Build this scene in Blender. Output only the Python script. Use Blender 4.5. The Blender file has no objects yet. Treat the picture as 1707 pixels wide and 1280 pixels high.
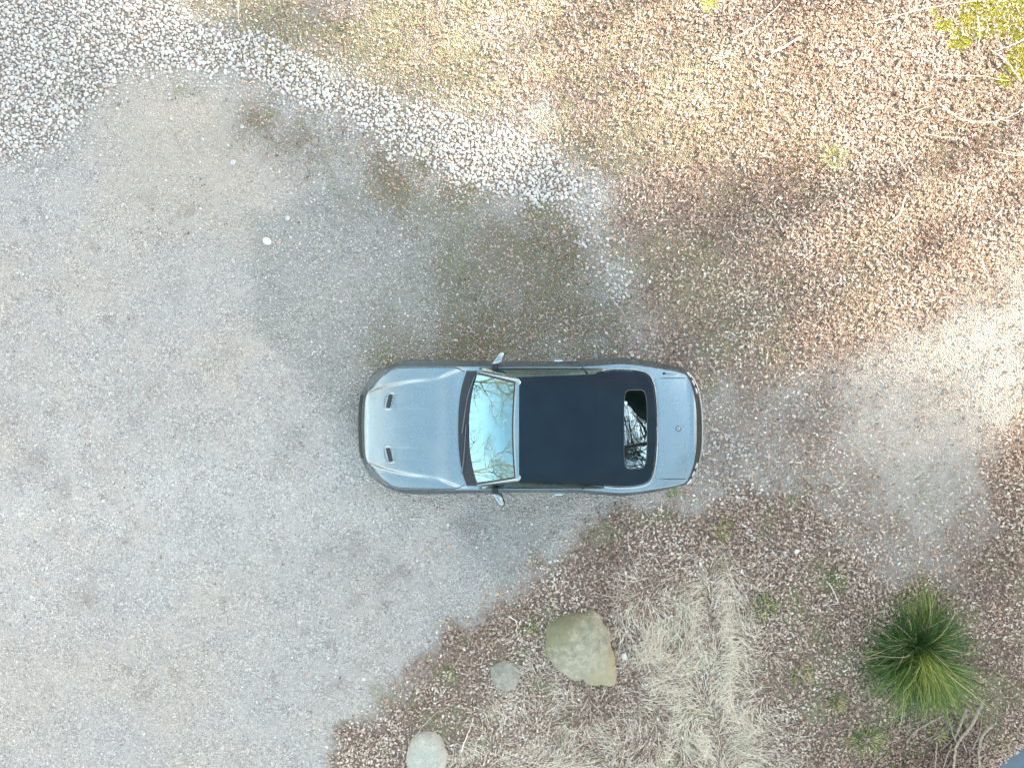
import bpy, bmesh, math, random
import numpy as np
from mathutils import Vector, Matrix

R = math.radians
rng = np.random.default_rng(7)
random.seed(7)
S = bpy.context.scene
COL = S.collection

# ------------------------------------------------------------------ camera, sky, sun, exposure
CAM_H = 10.9
HFOV = R(70.6)
cam_d = bpy.data.cameras.new('camera')
cam = bpy.data.objects.new('camera', cam_d)
COL.objects.link(cam)
cam.location = (0, 0, CAM_H)
cam.rotation_euler = (0, 0, 0)
cam_d.sensor_fit = 'HORIZONTAL'
cam_d.angle = HFOV
cam_d.clip_end = 2000
S.camera = cam

SUN_AZ, SUN_EL = R(22), R(27)          # measured from +x, anticlockwise
world = bpy.data.worlds.new('World')
S.world = world
world.use_nodes = True
wn = world.node_tree
bg = wn.nodes['Background']
sky = wn.nodes.new('ShaderNodeTexSky')
sky.sky_type = 'NISHITA'
sky.sun_disc = False
sky.sun_elevation = SUN_EL
sky.sun_rotation = R(90) - SUN_AZ
sky.air_density = 1.0
sky.dust_density = 2.5
sky.ozone_density = 1.0
# thin bright haze low over the horizon, blue overhead
wtc = wn.nodes.new('ShaderNodeTexCoord'); wsx = wn.nodes.new('ShaderNodeSeparateXYZ'); wn.links.new(wtc.outputs['Generated'], wsx.inputs[0])
wr = wn.nodes.new('ShaderNodeValToRGB'); wn.links.new(wsx.outputs[2], wr.inputs[0])
wr.color_ramp.elements[0].position = 0.15; wr.color_ramp.elements[0].color = (.55, .55, .55, 1)
wr.color_ramp.elements[1].position = 0.92; wr.color_ramp.elements[1].color = (.02, .02, .02, 1)
whs = wn.nodes.new('ShaderNodeHueSaturation'); whs.inputs['Saturation'].default_value = 1.02; whs.inputs['Hue'].default_value = .462
wn.links.new(sky.outputs[0], whs.inputs['Color'])
wmx = wn.nodes.new('ShaderNodeMix'); wmx.data_type = 'RGBA'
wn.links.new(wr.outputs[0], wmx.inputs[0]); wn.links.new(whs.outputs[0], wmx.inputs[6]); wmx.inputs[7].default_value = (7.6, 6.9, 5.9, 1)
wn.links.new(wmx.outputs[2], bg.inputs[0])
bg.inputs[1].default_value = 0.15

sun_d = bpy.data.lights.new('sun', 'SUN')
sun_d.energy = 4.6
sun_d.angle = R(2.4)
sun_d.color = (1.0, 0.81, 0.62)
sun = bpy.data.objects.new('sun', sun_d)
COL.objects.link(sun)
sv = Vector((math.cos(SUN_EL)*math.cos(SUN_AZ), math.cos(SUN_EL)*math.sin(SUN_AZ), math.sin(SUN_EL)))
sun.rotation_euler = (-sv).to_track_quat('-Z', 'Y').to_euler()
sun.location = sv*60

S.view_settings.view_transform = 'Standard'
S.view_settings.look = 'None'
S.view_settings.gamma = 1
S.view_settings.exposure = 2.42

K = 2*math.tan(HFOV/2)/1707.0
def W(px, py, z=0.0):
    "a point of the plan, given where it was read off the aerial photograph, in metres"
    d = CAM_H - z
    return ((px-853.5)*K*d, (640-py)*K*d)

# ------------------------------------------------------------------ helpers
def tag(o, label=None, cat=None, group=None, kind=None):
    if label: o['label'] = label
    if cat: o['category'] = cat
    if group: o['group'] = group
    if kind: o['kind'] = kind
    return o

def empty(name, loc, rz=0.0):
    o = bpy.data.objects.new(name, None)
    o.empty_display_size = 0.2
    COL.objects.link(o)
    o.location = loc
    o.rotation_euler = (0, 0, rz)
    return o

def mesh_obj(name, verts, faces, mats, parent=None, smooth=True, mi=None):
    me = bpy.data.meshes.new(name)
    me.from_pydata([tuple(map(float, v)) for v in verts], [], [tuple(int(i) for i in f) for f in faces])
    if not isinstance(mats, (list, tuple)): mats = [mats]
    for m in mats: me.materials.append(m)
    if mi is not None: me.polygons.foreach_set('material_index', np.asarray(mi, dtype=np.int32))
    me.polygons.foreach_set('use_smooth', np.full(len(me.polygons), smooth))
    me.update()
    o = bpy.data.objects.new(name, me)
    COL.objects.link(o)
    if parent: o.parent = parent
    return o

def fast_mesh(name, V, F, mat, tint=None, smooth=False, parent=None, extra=None):
    "V (n,3), F (m,k) all faces the same size"
    V = np.asarray(V, dtype=np.float32); F = np.asarray(F, dtype=np.int32)
    me = bpy.data.meshes.new(name)
    me.vertices.add(len(V)); me.vertices.foreach_set('co', V.ravel())
    k = F.shape[1]
    me.loops.add(F.size); me.loops.foreach_set('vertex_index', F.ravel())
    me.polygons.add(len(F))
    me.polygons.foreach_set('loop_start', np.arange(0, F.size, k, dtype=np.int32))
    me.polygons.foreach_set('loop_total', np.full(len(F), k, dtype=np.int32))
    me.polygons.foreach_set('use_smooth', np.full(len(F), smooth))
    me.materials.append(mat)
    me.update(calc_edges=True)
    if tint is not None:
        a = me.attributes.new('tint', 'FLOAT', 'POINT')
        a.data.foreach_set('value', np.asarray(tint, dtype=np.float32))
    if extra is not None:
        for nm, arr in extra.items():
            a = me.attributes.new(nm, 'FLOAT', 'POINT')
            a.data.foreach_set('value', np.asarray(arr, dtype=np.float32))
    o = bpy.data.objects.new(name, me)
    COL.objects.link(o)
    if parent: o.parent = parent
    return o

def pchip(xs, ys):
    xs = np.asarray(xs, float); ys = np.asarray(ys, float)
    h = np.diff(xs); d = np.diff(ys)/h
    m = np.zeros_like(xs); m[0] = d[0]; m[-1] = d[-1]
    for i in range(1, len(xs)-1):
        if d[i-1]*d[i] > 0:
            w1 = 2*h[i]+h[i-1]; w2 = h[i]+2*h[i-1]
            m[i] = (w1+w2)/(w1/d[i-1]+w2/d[i])
    def f(x):
        x = np.clip(np.asarray(x, float), xs[0], xs[-1])
        i = np.clip(np.searchsorted(xs, x)-1, 0, len(xs)-2)
        t = (x-xs[i])/h[i]
        return ((1+2*t)*(1-t)**2*ys[i] + t*(1-t)**2*h[i]*m[i] + t*t*(3-2*t)*ys[i+1] + t*t*(t-1)*h[i]*m[i+1])
    return f

def sstep(a, b, x):
    t = np.clip((x-a)/(b-a), 0, 1)
    return t*t*(3-2*t)

class Noise:
    def __init__(self, seed):
        self.g = np.random.default_rng(seed).random((256, 256))
    def v(self, x, y):
        xi = np.floor(x).astype(int); yi = np.floor(y).astype(int)
        fx = x-xi; fy = y-yi
        fx = fx*fx*(3-2*fx); fy = fy*fy*(3-2*fy)
        g = self.g
        a = g[xi % 256, yi % 256]; b = g[(xi+1) % 256, yi % 256]
        c = g[xi % 256, (yi+1) % 256]; d = g[(xi+1) % 256, (yi+1) % 256]
        return (a*(1-fx)+b*fx)*(1-fy) + (c*(1-fx)+d*fx)*fy
    def fbm(self, x, y, o=4):
        s = 0; a = 0.5; t = 0
        for i in range(o):
            s = s + a*self.v(x*2**i+17*i, y*2**i+31*i); t += a; a *= 0.5
        return s/t
NZ = Noise(3); NZ2 = Noise(11)

def sdf(poly, x, y):
    "signed distance to a polygon, positive inside"
    P = np.array(poly, float); Q = np.roll(P, -1, axis=0)
    dmin = np.full(x.shape, 1e9); ins = np.zeros(x.shape, bool)
    for (ax, ay), (bx, by) in zip(P, Q):
        ex, ey = bx-ax, by-ay
        t = np.clip(((x-ax)*ex+(y-ay)*ey)/(ex*ex+ey*ey), 0, 1)
        dmin = np.minimum(dmin, np.hypot(x-ax-t*ex, y-ay-t*ey))
        c = (ay > y) != (by > y)
        with np.errstate(divide='ignore', invalid='ignore'):
            xi = (bx-ax)*(y-ay)/(by-ay+1e-12)+ax
        ins ^= c & (x < xi)
    return np.where(ins, dmin, -dmin)

def wpoly(pts): return [W(*p) for p in pts]

# ------------------------------------------------------------------ plan of the ground: which cover lies where
P_PEB = wpoly([(-300,-300),(180,-300),(250,0),(330,40),(480,92),(560,128),(660,170),(760,190),(850,225),(930,268),(965,300),(950,330),
               (880,325),(800,303),(740,284),(690,255),(630,232),(560,185),(470,140),(400,120),(300,108),(220,108),(160,150),(120,205),(90,250),(0,262),(-300,280)])
P_PEB2 = wpoly([(940,280),(1000,295),(1015,360),(1065,470),(1045,500),(985,450),(950,370)])
P_PEB3 = wpoly([(1165,690),(1215,720),(1255,780),(1290,830),(1260,845),(1180,815)])
P_PEB4 = wpoly([(1245,870),(1290,880),(1320,930),(1290,945),(1250,915)])
P_LEAF_A = wpoly([(-90000,-90000),(-90000,-700),(-400,-500),(300,-300),(340,0),(400,55),(490,92),(560,120),(640,155),(720,175),(830,200),(915,245),(975,285),(1020,310),(1050,400),(1080,520),(1060,610),
                  (1180,640),(1250,650),(1330,600),(1420,545),(1530,500),(1707,420),(90000,300),(90000,-90000)])
P_LEAF_B = wpoly([(-90000,90000),(-90000,2400),(-300,2300),(380,1500),(540,1280),(600,1195),(680,1115),(745,1055),(830,1003),(880,950),(930,900),(1030,862),(1150,835),(1230,790),(1330,800),(1400,900),
                  (1500,975),(1600,960),(1660,880),(1640,770),(1707,700),(90000,640),(90000,90000)])
P_LEAF_C = wpoly([(690,265),(800,315),(940,350),(985,450),(1060,510),(1060,610),(900,605),(740,600),(830,480),(740,350)])
P_LEAF_D = wpoly([(1150,600),(1330,610),(1380,700),(1330,830),(1150,840)])
P_STRAW = wpoly([(735,1300),(770,1215),(830,1160),(900,1130),(935,1130),(1000,1160),(1045,1130),(1030,1050),(1060,990),(1120,950),(1200,925),(1260,970),(1285,1060),(1290,1150),
                 (1320,1200),(1330,1400),(740,1400)])
P_SHADE = wpoly([(405,352),(402,500),(412,560),(470,610),(520,660),(600,745),(760,720),(940,700),(1050,610),(1060,520),(960,380),(760,300),(560,300)])  # darker arc by the car: exposure-merge shade painted into the gravel colour
P_SHADE2 = wpoly([(742,862),(800,830),(960,820),(960,880),(900,950),(840,998),(790,940),(756,915)])
P_APRON = wpoly([(640,235),(700,262),(800,315),(930,345),(985,430),(1060,520),(1060,600),(1150,640),(900,660),(640,640),(600,590),(700,540),(690,400),(560,290),(430,230),(420,190),(560,205)])
P_SAND2 = wpoly([(1430,600),(1530,500),(1720,420),(1720,700),(1640,760),(1560,900),(1480,860),(1400,720)])
P_SAND = wpoly([(150,160),(260,120),(420,140),(440,260),(420,420),(330,420),(230,330),(150,240)])
P_POND = wpoly([(1662,1290),(1686,1268),(1712,1245),(1900,1180),(1900,1500),(1640,1500)])

MOSS = [  # px, py, radius px, amount
 (1640,20,58,1),(1690,30,45,1),(1575,40,22,.9),(1600,70,26,1),(1700,105,30,1),(1672,135,16,.8),(1560,20,20,.6),(1180,8,14,.8)]
GREEN = [
 (110,160,30,.5),(150,150,30,.6),(300,150,28,.5),(340,165,18,.5),(440,190,45,.6),(500,205,25,.45),(420,205,18,.5),(560,235,40,.4),(640,260,45,.55),(700,270,50,.6),(770,325,55,.7),
 (690,300,35,.5),(750,470,45,.55),(720,500,35,.5),(820,465,28,.6),(650,560,60,.45),(690,585,35,.5),(900,350,40,.8),(935,370,28,.8),(935,465,26,.6),(960,440,30,.5),(860,520,40,.35),
 (1290,640,40,.3),(1180,640,30,.6),(1200,880,22,.5),(1130,840,35,.35),(1540,820,60,.4),(1600,870,50,.4),(1500,870,40,.35),(1360,940,20,.9),(1380,970,22,.9),(1400,990,22,.7),
 (620,1150,26,.5),(650,1165,24,.6),(745,1125,22,.7),(720,1200,24,.8),(700,1170,25,.5),(765,1205,22,.7),(690,1235,24,.7),(885,1045,18,.9),(920,1028,30,.8),(870,1085,20,.7),(830,1105,22,.6),
 (1440,1010,30,.5),(1280,1120,35,.5),(1300,1150,35,.5),(1400,1180,28,.6),(1450,1230,36,.8),(1380,1080,22,.5),(1300,1090,18,.4),(1690,1165,14,.6),(1340,1230,40,.35),
 (600,600,30,.35),(1250,300,40,.3),(1080,620,24,.5),(1430,880,30,.35)]

STAIN = [(142,997,20,1),(210,900,8,1),(62,765,22,.7),(162,782,16,.7),(240,1155,20,.6),(295,1127,13,.7),(215,1115,9,.9),(455,1130,8,1),(372,1001,7,1),(175,830,8,.7),(345,1075,14,.6),
 (590,910,30,.8),(548,918,18,.7),(640,930,11,.8),(671,951,14,.9),(648,966,20,.6),(590,1005,11,.8),(640,1087,11,.7),(565,1143,16,.7),(610,1110,14,.5),(20,700,22,.5),(35,800,16,.5),(470,640,16,.5),
 (140,760,10,.5),(330,760,12,.4),(490,730,22,.6),(462,770,22,.5),(260,640,18,.4),(230,690,12,.5),(380,700,12,.4),(120,1090,10,.4),(90,470,14,.3),(250,330,12,.5),(300,480,24,.3),(385,590,14,.5)]
PALE = [(40,880,90,.8),(150,850,80,.8),(270,820,80,.8),(380,820,80,.8),(480,830,80,1),(560,800,60,1),(620,850,60,.8),(700,850,60,.7),(120,690,80,.5),(430,760,70,.7),(60,980,80,.5),(250,920,80,.6),(560,870,60,.7),(980,320,34,.9),(1012,482,42,.8),(905,190,26,.9),(560,150,45,.8),(620,215,45,.8),(1660,600,70,.6),(1500,720,70,.5),(530,500,120,.3),(480,420,80,.3)]
def spots(lst, x, y, grow=1.0):
    r = np.zeros(x.shape)
    for px, py, rad, a in lst:
        cx, cy = W(px, py)
        d = np.hypot(x-cx, y-cy)/(rad*K*CAM_H*grow)
        r = np.maximum(r, a*np.exp(-(d**2)*1.1))
    return r

def zones(x, y):
    w1 = (NZ.fbm(x*1.6, y*1.6, 4)-.5)*0.9
    w2 = (NZ2.fbm(x*3.1, y*3.1, 4)-.5)*0.5
    z = {}
    peb = sstep(-.16, .12, sdf(P_PEB, x, y)+w2*0.7+w1*.25)
    leafA = sstep(-1.0, .7, sdf(P_LEAF_A, x, y)+.25+w1*.8+w2)
    leafB = sstep(-.38, .35, sdf(P_LEAF_B, x, y)+w1*.6+w2*1.1)
    rightside = .62*sstep(2.2, 4.2, x+w1*2)*(.5+.9*NZ.fbm(x*1.9+3, y*1.9+33, 3))*(1-.62*sstep(-.6, .7, sdf(P_SAND2, x, y)+w1*1.5))
    leafC = sstep(-.6, .5, sdf(P_LEAF_C, x, y)+w1*1.5)
    leafD = sstep(-.5, .5, sdf(P_LEAF_D, x, y)+w1*1.5)
    # more leaves and browner towards the top right, grassier towards the top middle
    gx, gy = W(1250, 200)
    toRight = sstep(-5.0, 1.8, (x-gx)*.9+(y-gy)*.35)
    grassy = NZ.fbm(x*1.1+5, y*1.1+9, 3)
    z['leaf'] = np.clip(np.maximum.reduce([leafA*(.62+.38*toRight), leafB, .48*leafC, .55*leafD, rightside])*(1-.96*peb), 0, 1)
    z['peb'] = peb
    sp = np.maximum.reduce([.55*sstep(-.1, .15, sdf(P_PEB2, x, y)+w2), .5*sstep(-.15, .15, sdf(P_PEB3, x, y)+w2), .4*sstep(-.1, .1, sdf(P_PEB4, x, y)+w2)])
    cx, cy = W(1110, 585); sp = np.maximum(sp, .3*np.exp(-((x-cx)**2/.9**2+(y-cy)**2/.25**2)))
    z['peb2'] = sp
    palem = spots(PALE, x, y)*(x > -2.8); z['leaf'] = z['leaf']*(1-.7*np.clip(palem, 0, 1)*(y > 0))
    g = spots(GREEN, x, y)*(.4+1.2*NZ2.fbm(x*5, y*5, 3))
    yel = leafA*(1-toRight*.6)*sstep(.36, .62, grassy)*.68 + leafA*sstep(.55, .7, grassy)*.25
    ap = sstep(-.9, .7, sdf(P_APRON, x, y)+w1*1.3)*(.35+.9*NZ.fbm(x*1.5+61, y*1.5+13, 4))
    z['leaf'] = np.maximum(z['leaf'], .62*ap*sstep(.40, .62, NZ2.fbm(x*1.1+21, y*1.1+5, 4))*(1-peb))
    g = np.maximum(g, ap*.68); z['apron'] = ap
    g = np.maximum(g, leafB*.75*sstep(.56, .70, NZ.fbm(x*2.6+90, y*2.6+31, 4)))
    g = np.maximum(g, leafA*(.75-.4*toRight)*sstep(.52, .66, NZ.fbm(x*3.4+12, y*3.4+45, 4)))
    z['yel'] = np.clip(yel, 0, 1)*(1-peb)
    z['grass'] = np.clip(np.maximum(g, z['yel']*.8), 0, 1)
    z['moss'] = np.clip(sstep(.34, .52, spots(MOSS, x, y)*(.35+1.1*NZ2.fbm(x*4, y*4, 3))), 0, 1)
    z['straw'] = sstep(-.3, .35, sdf(P_STRAW, x, y)+w1+w2*.6)*(.38+.62*sstep(.36, .58, NZ.fbm(x*1.5+40, y*1.5, 4)))
    z['painted_shade'] = np.maximum(sstep(-.08, .3, sdf(P_SHADE, x, y)+w2*.5), .8*sstep(-.04, .25, sdf(P_SHADE2, x, y)+w2*.25))
    z['sand'] = np.maximum(sstep(-.7, .6, sdf(P_SAND, x, y)+w1), .8*sstep(-1.0, .6, sdf(P_SAND2, x, y)+w1))
    z['stain'] = np.clip(spots(STAIN, x, y)*(.5+1.0*NZ2.fbm(x*6, y*6, 4)), 0, 1)
    z['pale'] = np.clip(spots(PALE, x, y)*(.2+1.5*NZ.fbm(x*2.5, y*2.5+20, 4)), 0, 1)
    z['pond'] = sdf(P_POND, x, y)+w2*.15
    return z

def gz(x, y):
    "height of the ground"
    h = .030*(NZ.fbm(x*.7+3, y*.7, 3)-.5) + .012*(NZ2.fbm(x*4, y*4, 3)-.5)
    dp = sdf(P_POND, x, y)
    h = h - .30*sstep(-.35, .45, dp)
    return h
WATER_Z = -.13

# ------------------------------------------------------------------ materials
def new_mat(name):
    m = bpy.data.materials.new(name); m.use_nodes = True
    nt = m.node_tree
    return m, nt, nt.nodes['Principled BSDF']
def N(nt, t, **kw):
    n = nt.nodes.new(t)
    for k, v in kw.items(): setattr(n, k, v)
    return n
def ramp(nt, stops, interp='LINEAR'):
    r = N(nt, 'ShaderNodeValToRGB'); e = r.color_ramp.elements
    r.color_ramp.interpolation = interp
    while len(e) < len(stops): e.new(.5)
    for el, (p, c) in zip(e, stops):
        el.position = p; el.color = (*c, 1)
    return r
def mixc(nt, fac, a, b, bt='MIX'):
    m = N(nt, 'ShaderNodeMix', data_type='RGBA', blend_type=bt)
    L = nt.links
    for sock, v in ((m.inputs[0], fac), (m.inputs[6], a), (m.inputs[7], b)):
        if isinstance(v, (int, float)): sock.default_value = v
        elif isinstance(v, tuple): sock.default_value = (*v, 1)
        else: L.new(v, sock)
    return m.outputs[2]
def math_n(nt, op, a, b=None, clamp=False):
    m = N(nt, 'ShaderNodeMath', operation=op); m.use_clamp = clamp
    for i, v in enumerate((a, b)):
        if v is None: continue
        if isinstance(v, (int, float)): m.inputs[i].default_value = v
        else: nt.links.new(v, m.inputs[i])
    return m.outputs[0]

def simple(name, col, rough=.5, metal=0, spec=.5, coat=0, noise=0, nscale=20, bump=0):
    m, nt, b = new_mat(name)
    b.inputs['Roughness'].default_value = rough
    b.inputs['Metallic'].default_value = metal
    b.inputs['Specular IOR Level'].default_value = spec
    b.inputs['Coat Weight'].default_value = coat
    tc = N(nt, 'ShaderNodeTexCoord')
    nz = N(nt, 'ShaderNodeTexNoise'); nz.inputs['Scale'].default_value = nscale; nz.inputs['Detail'].default_value = 6
    nt.links.new(tc.outputs['Object'], nz.inputs['Vector'])
    d = noise or .04
    r = ramp(nt, [(.3, tuple(c*(1-d) for c in col)), (.7, tuple(min(1, c*(1+d)) for c in col))])
    nt.links.new(nz.outputs['Fac'], r.inputs[0]); nt.links.new(r.outputs[0], b.inputs['Base Color'])
    if bump:
        bp = N(nt, 'ShaderNodeBump'); bp.inputs['Strength'].default_value = bump; bp.inputs['Distance'].default_value = .01
        nt.links.new(nz.outputs['Fac'], bp.inputs['Height']); nt.links.new(bp.outputs[0], b.inputs['Normal'])
    return m

def tint_mat(name, stops, rough=.7, trans=0, spec=.3):
    m, nt, b = new_mat(name)
    at = N(nt, 'ShaderNodeAttribute', attribute_name='tint')
    r = ramp(nt, stops)
    nt.links.new(at.outputs['Fac'], r.inputs[0]); nt.links.new(r.outputs[0], b.inputs['Base Color'])
    b.inputs['Roughness'].default_value = rough
    b.inputs['Specular IOR Level'].default_value = spec
    if trans:
        tr = N(nt, 'ShaderNodeBsdfTranslucent'); nt.links.new(r.outputs[0], tr.inputs[0])
        mx = N(nt, 'ShaderNodeMixShader'); mx.inputs[0].default_value = trans
        nt.links.new(b.outputs[0], mx.inputs[1]); nt.links.new(tr.outputs[0], mx.inputs[2])
        nt.links.new(mx.outputs[0], nt.nodes['Material Output'].inputs[0])
    return m

def ground_mat():
    m, nt, b = new_mat('ground_cover'); L = nt.links
    tc = N(nt, 'ShaderNodeTexCoord')
    def att(n):
        a = N(nt, 'ShaderNodeAttribute', attribute_name=n); return a.outputs['Fac']
    def noise(scale, detail=5, rough=.55):
        n = N(nt, 'ShaderNodeTexNoise'); n.inputs['Scale'].default_value = scale; n.inputs['Detail'].default_value = detail
        n.inputs['Roughness'].default_value = rough
        L.new(tc.outputs['Object'], n.inputs['Vector']); return n.outputs['Fac']
    def voro(scale, rnd=1):
        v = N(nt, 'ShaderNodeTexVoronoi'); v.inputs['Scale'].default_value = scale; v.inputs['Randomness'].default_value = rnd
        L.new(tc.outputs['Object'], v.inputs['Vector']); return v
    v1, v2 = voro(42), voro(95)
    # grit: each cell its own tone
    sep1 = N(nt, 'ShaderNodeSeparateColor'); L.new(v1.outputs['Color'], sep1.inputs[0])
    sep2 = N(nt, 'ShaderNodeSeparateColor'); L.new(v2.outputs['Color'], sep2.inputs[0])
    g1 = ramp(nt, [(0, (.16,.16,.16)), (.3, (.29,.29,.285)), (.7, (.40,.40,.39)), (.9, (.54,.53,.51)), (1, (.80,.79,.76))])
    L.new(sep1.outputs[0], g1.inputs[0])
    g2 = ramp(nt, [(0, (.15,.15,.155)), (.5, (.34,.34,.34)), (.9, (.52,.51,.50)), (1, (.82,.81,.79))])
    L.new(sep2.outputs[1], g2.inputs[0])
    grit = mixc(nt, .5, g1.outputs[0], g2.outputs[0])
    big = noise(.55, 4)
    mid = noise(2.6, 6, .65)
    dust = ramp(nt, [(.38, (0,0,0)), (.62, (1,1,1))]); L.new(mid, dust.inputs[0])
    dfac = math_n(nt, 'MULTIPLY', dust.outputs[0], .6)
    grit = mixc(nt, dfac, grit, (.41,.405,.40))
    tone = ramp(nt, [(.3, (.98,.965,.945)), (.7, (1.10,1.02,.93))]); L.new(big, tone.inputs[0])
    grit = mixc(nt, 1.0, grit, tone.outputs[0], 'MULTIPLY')
    # stains
    st = noise(1.7, 3, .5); sr = ramp(nt, [(.66, (1,1,1)), (.76, (.62,.60,.58))]); L.new(st, sr.inputs[0])
    grit = mixc(nt, .8, grit, sr.outputs[0], 'MULTIPLY')
    st2 = noise(6.5, 2, .5); sr2 = ramp(nt, [(.70, (1,1,1)), (.77, (.75,.74,.74))]); L.new(st2, sr2.inputs[0])
    grit = mixc(nt, .7, grit, sr2.outputs[0], 'MULTIPLY')
    sandc = mixc(nt, .5, grit, (.43,.37,.30))
    grit = mixc(nt, math_n(nt, 'MULTIPLY', att('sand'), .75), grit, sandc)
    grit = mixc(nt, math_n(nt, 'MULTIPLY', att('painted_shade'), .85), grit, mixc(nt, 1.0, grit, (.71,.755,.75), 'MULTIPLY'))  # shade arc multiplied into the gravel colour
    grit = mixc(nt, math_n(nt, 'MULTIPLY', att('pale'), .55), grit, mixc(nt, 1.0, grit, (1.32,1.34,1.36), 'MULTIPLY'))
    grit = mixc(nt, math_n(nt, 'MULTIPLY', att('stain'), .62), grit, mixc(nt, 1.0, grit, (.58,.55,.53), 'MULTIPLY'))
    # soil under leaves
    sn = noise(24, 6, .7)
    soil = ramp(nt, [(.3, (.085,.06,.048)), (.5, (.22,.165,.13)), (.7, (.41,.33,.27))]); L.new(sn, soil.inputs[0])
    leafm = math_n(nt, 'ADD', att('leaf'), math_n(nt, 'MULTIPLY', math_n(nt, 'SUBTRACT', noise(14, 4, .7), .5), .9))
    lm = ramp(nt, [(.28, (0,0,0)), (.9, (1,1,1))]); L.new(leafm, lm.inputs[0])
    col = mixc(nt, lm.outputs[0], grit, soil.outputs[0])
    # pebble bed: dark dirt in the gaps
    col = mixc(nt, att('peb'), col, mixc(nt, .7, soil.outputs[0], (.27,.245,.22)))
    gn = noise(30, 6, .75)
    grn = ramp(nt, [(.3, (.11,.12,.075)), (.5, (.24,.225,.145)), (.7, (.43,.38,.28))]); L.new(gn, grn.inputs[0])
    gm = math_n(nt, 'ADD', att('grass'), math_n(nt, 'MULTIPLY', math_n(nt, 'SUBTRACT', noise(11, 5, .7), .5), 1.0))
    gr = ramp(nt, [(.32, (0,0,0)), (.75, (.85,.85,.85))]); L.new(gm, gr.inputs[0])
    col = mixc(nt, gr.outputs[0], col, grn.outputs[0])
    ms = ramp(nt, [(.3, (.24,.24,.03)), (.7, (.52,.48,.09))]); L.new(gn, ms.inputs[0])
    col = mixc(nt, att('moss'), col, ms.outputs[0])
    wet_dark = ramp(nt, [(0, (1,1,1)), (1, (.40,.38,.37))]); L.new(att('wet_dark'), wet_dark.inputs[0])
    col = mixc(nt, 1.0, col, wet_dark.outputs[0], 'MULTIPLY')
    L.new(col, b.inputs['Base Color'])
    b.inputs['Roughness'].default_value = .88
    b.inputs['Specular IOR Level'].default_value = .25
    h = math_n(nt, 'ADD', math_n(nt, 'MULTIPLY', v1.outputs['Distance'], -14.0), math_n(nt, 'MULTIPLY', noise(120, 4, .7), .6))
    bp = N(nt, 'ShaderNodeBump'); bp.inputs['Strength'].default_value = .55; bp.inputs['Distance'].default_value = .012
    L.new(h, bp.inputs['Height']); L.new(bp.outputs[0], b.inputs['Normal'])
    return m

M = {}
M['ground'] = ground_mat()
M['pebble'] = tint_mat('river_pebble', [(0, (.14,.14,.14)), (.12, (.28,.24,.20)), (.25, (.36,.36,.36)), (.4, (.44,.39,.34)), (.6, (.46,.46,.45)), (.8, (.50,.48,.45)), (1, (.60,.59,.57))], .75)
M['grit'] = tint_mat('loose_grit', [(0, (.10,.10,.10)), (.2, (.23,.21,.19)), (.5, (.36,.36,.36)), (.75, (.46,.45,.44)), (1, (.66,.65,.63))], .8)
M['leaf'] = tint_mat('dead_leaf', [(0, (.11,.07,.05)), (.18, (.25,.165,.125)), (.45, (.41,.295,.23)), (.7, (.52,.41,.33)), (.88, (.61,.53,.44)), (1, (.72,.67,.60))], .55, .12, .5)
M['grass'] = tint_mat('short_grass', [(0, (.05,.085,.025)), (.3, (.12,.18,.05)), (.55, (.30,.34,.10)), (.75, (.52,.48,.19)), (1, (.68,.60,.36))], .55, .25)
M['tussock'] = tint_mat('tussock_blade', [(0, (.025,.065,.016)), (.3, (.06,.14,.03)), (.55, (.15,.24,.045)), (.78, (.32,.36,.07)), (.9, (.48,.45,.15)), (1, (.60,.48,.28))], .4, .25, .5)
M['moss'] = tint_mat('yellow_moss', [(0, (.13,.16,.02)), (.45, (.38,.38,.05)), (1, (.66,.61,.17))], .8, .2)
M['straw'] = tint_mat('dry_straw', [(0, (.17,.12,.075)), (.22, (.42,.33,.23)), (.5, (.66,.58,.45)), (1, (.86,.80,.69))], .6, .2)
M['twig'] = simple('bleached_wood', (.50,.43,.35), .8, noise=.3, nscale=30, bump=.3)
M['twig_pale'] = simple('white_dead_wood', (.72,.67,.60), .8, noise=.15, nscale=30, bump=.2)
M['branch'] = simple('grey_branch_bark', (.30,.26,.21), .85, noise=.35, nscale=25, bump=.5)
M['bark'] = simple('tree_bark', (.17,.13,.09), .9, noise=.35, nscale=8, bump=.5)
M['needle'] = tint_mat('conifer_needles', [(0, (.035,.05,.02)), (1, (.11,.13,.05))], .7)
M['white_stone'] = simple('white_stone', (.60,.59,.56), .7, noise=.08, nscale=30, bump=.2)
M['tan_stone'] = simple('tan_stone', (.44,.35,.27), .75, noise=.15, nscale=25, bump=.2)
M['grey_stone'] = simple('grey_stone', (.44,.45,.45), .75, noise=.15, nscale=25, bump=.2)

def water_mat():
    m, nt, b = new_mat('pond_water')
    b.inputs['Base Color'].default_value = (.07,.10,.135,1)
    b.inputs['Roughness'].default_value = .04
    b.inputs['IOR'].default_value = 1.33
    b.inputs['Specular IOR Level'].default_value = 1.0
    n = N(nt, 'ShaderNodeTexNoise'); n.inputs['Scale'].default_value = 3
    bp = N(nt, 'ShaderNodeBump'); bp.inputs['Strength'].default_value = .08; bp.inputs['Distance'].default_value = .02
    nt.links.new(n.outputs['Fac'], bp.inputs['Height']); nt.links.new(bp.outputs[0], b.inputs['Normal'])
    return m
M['water'] = water_mat()

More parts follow.
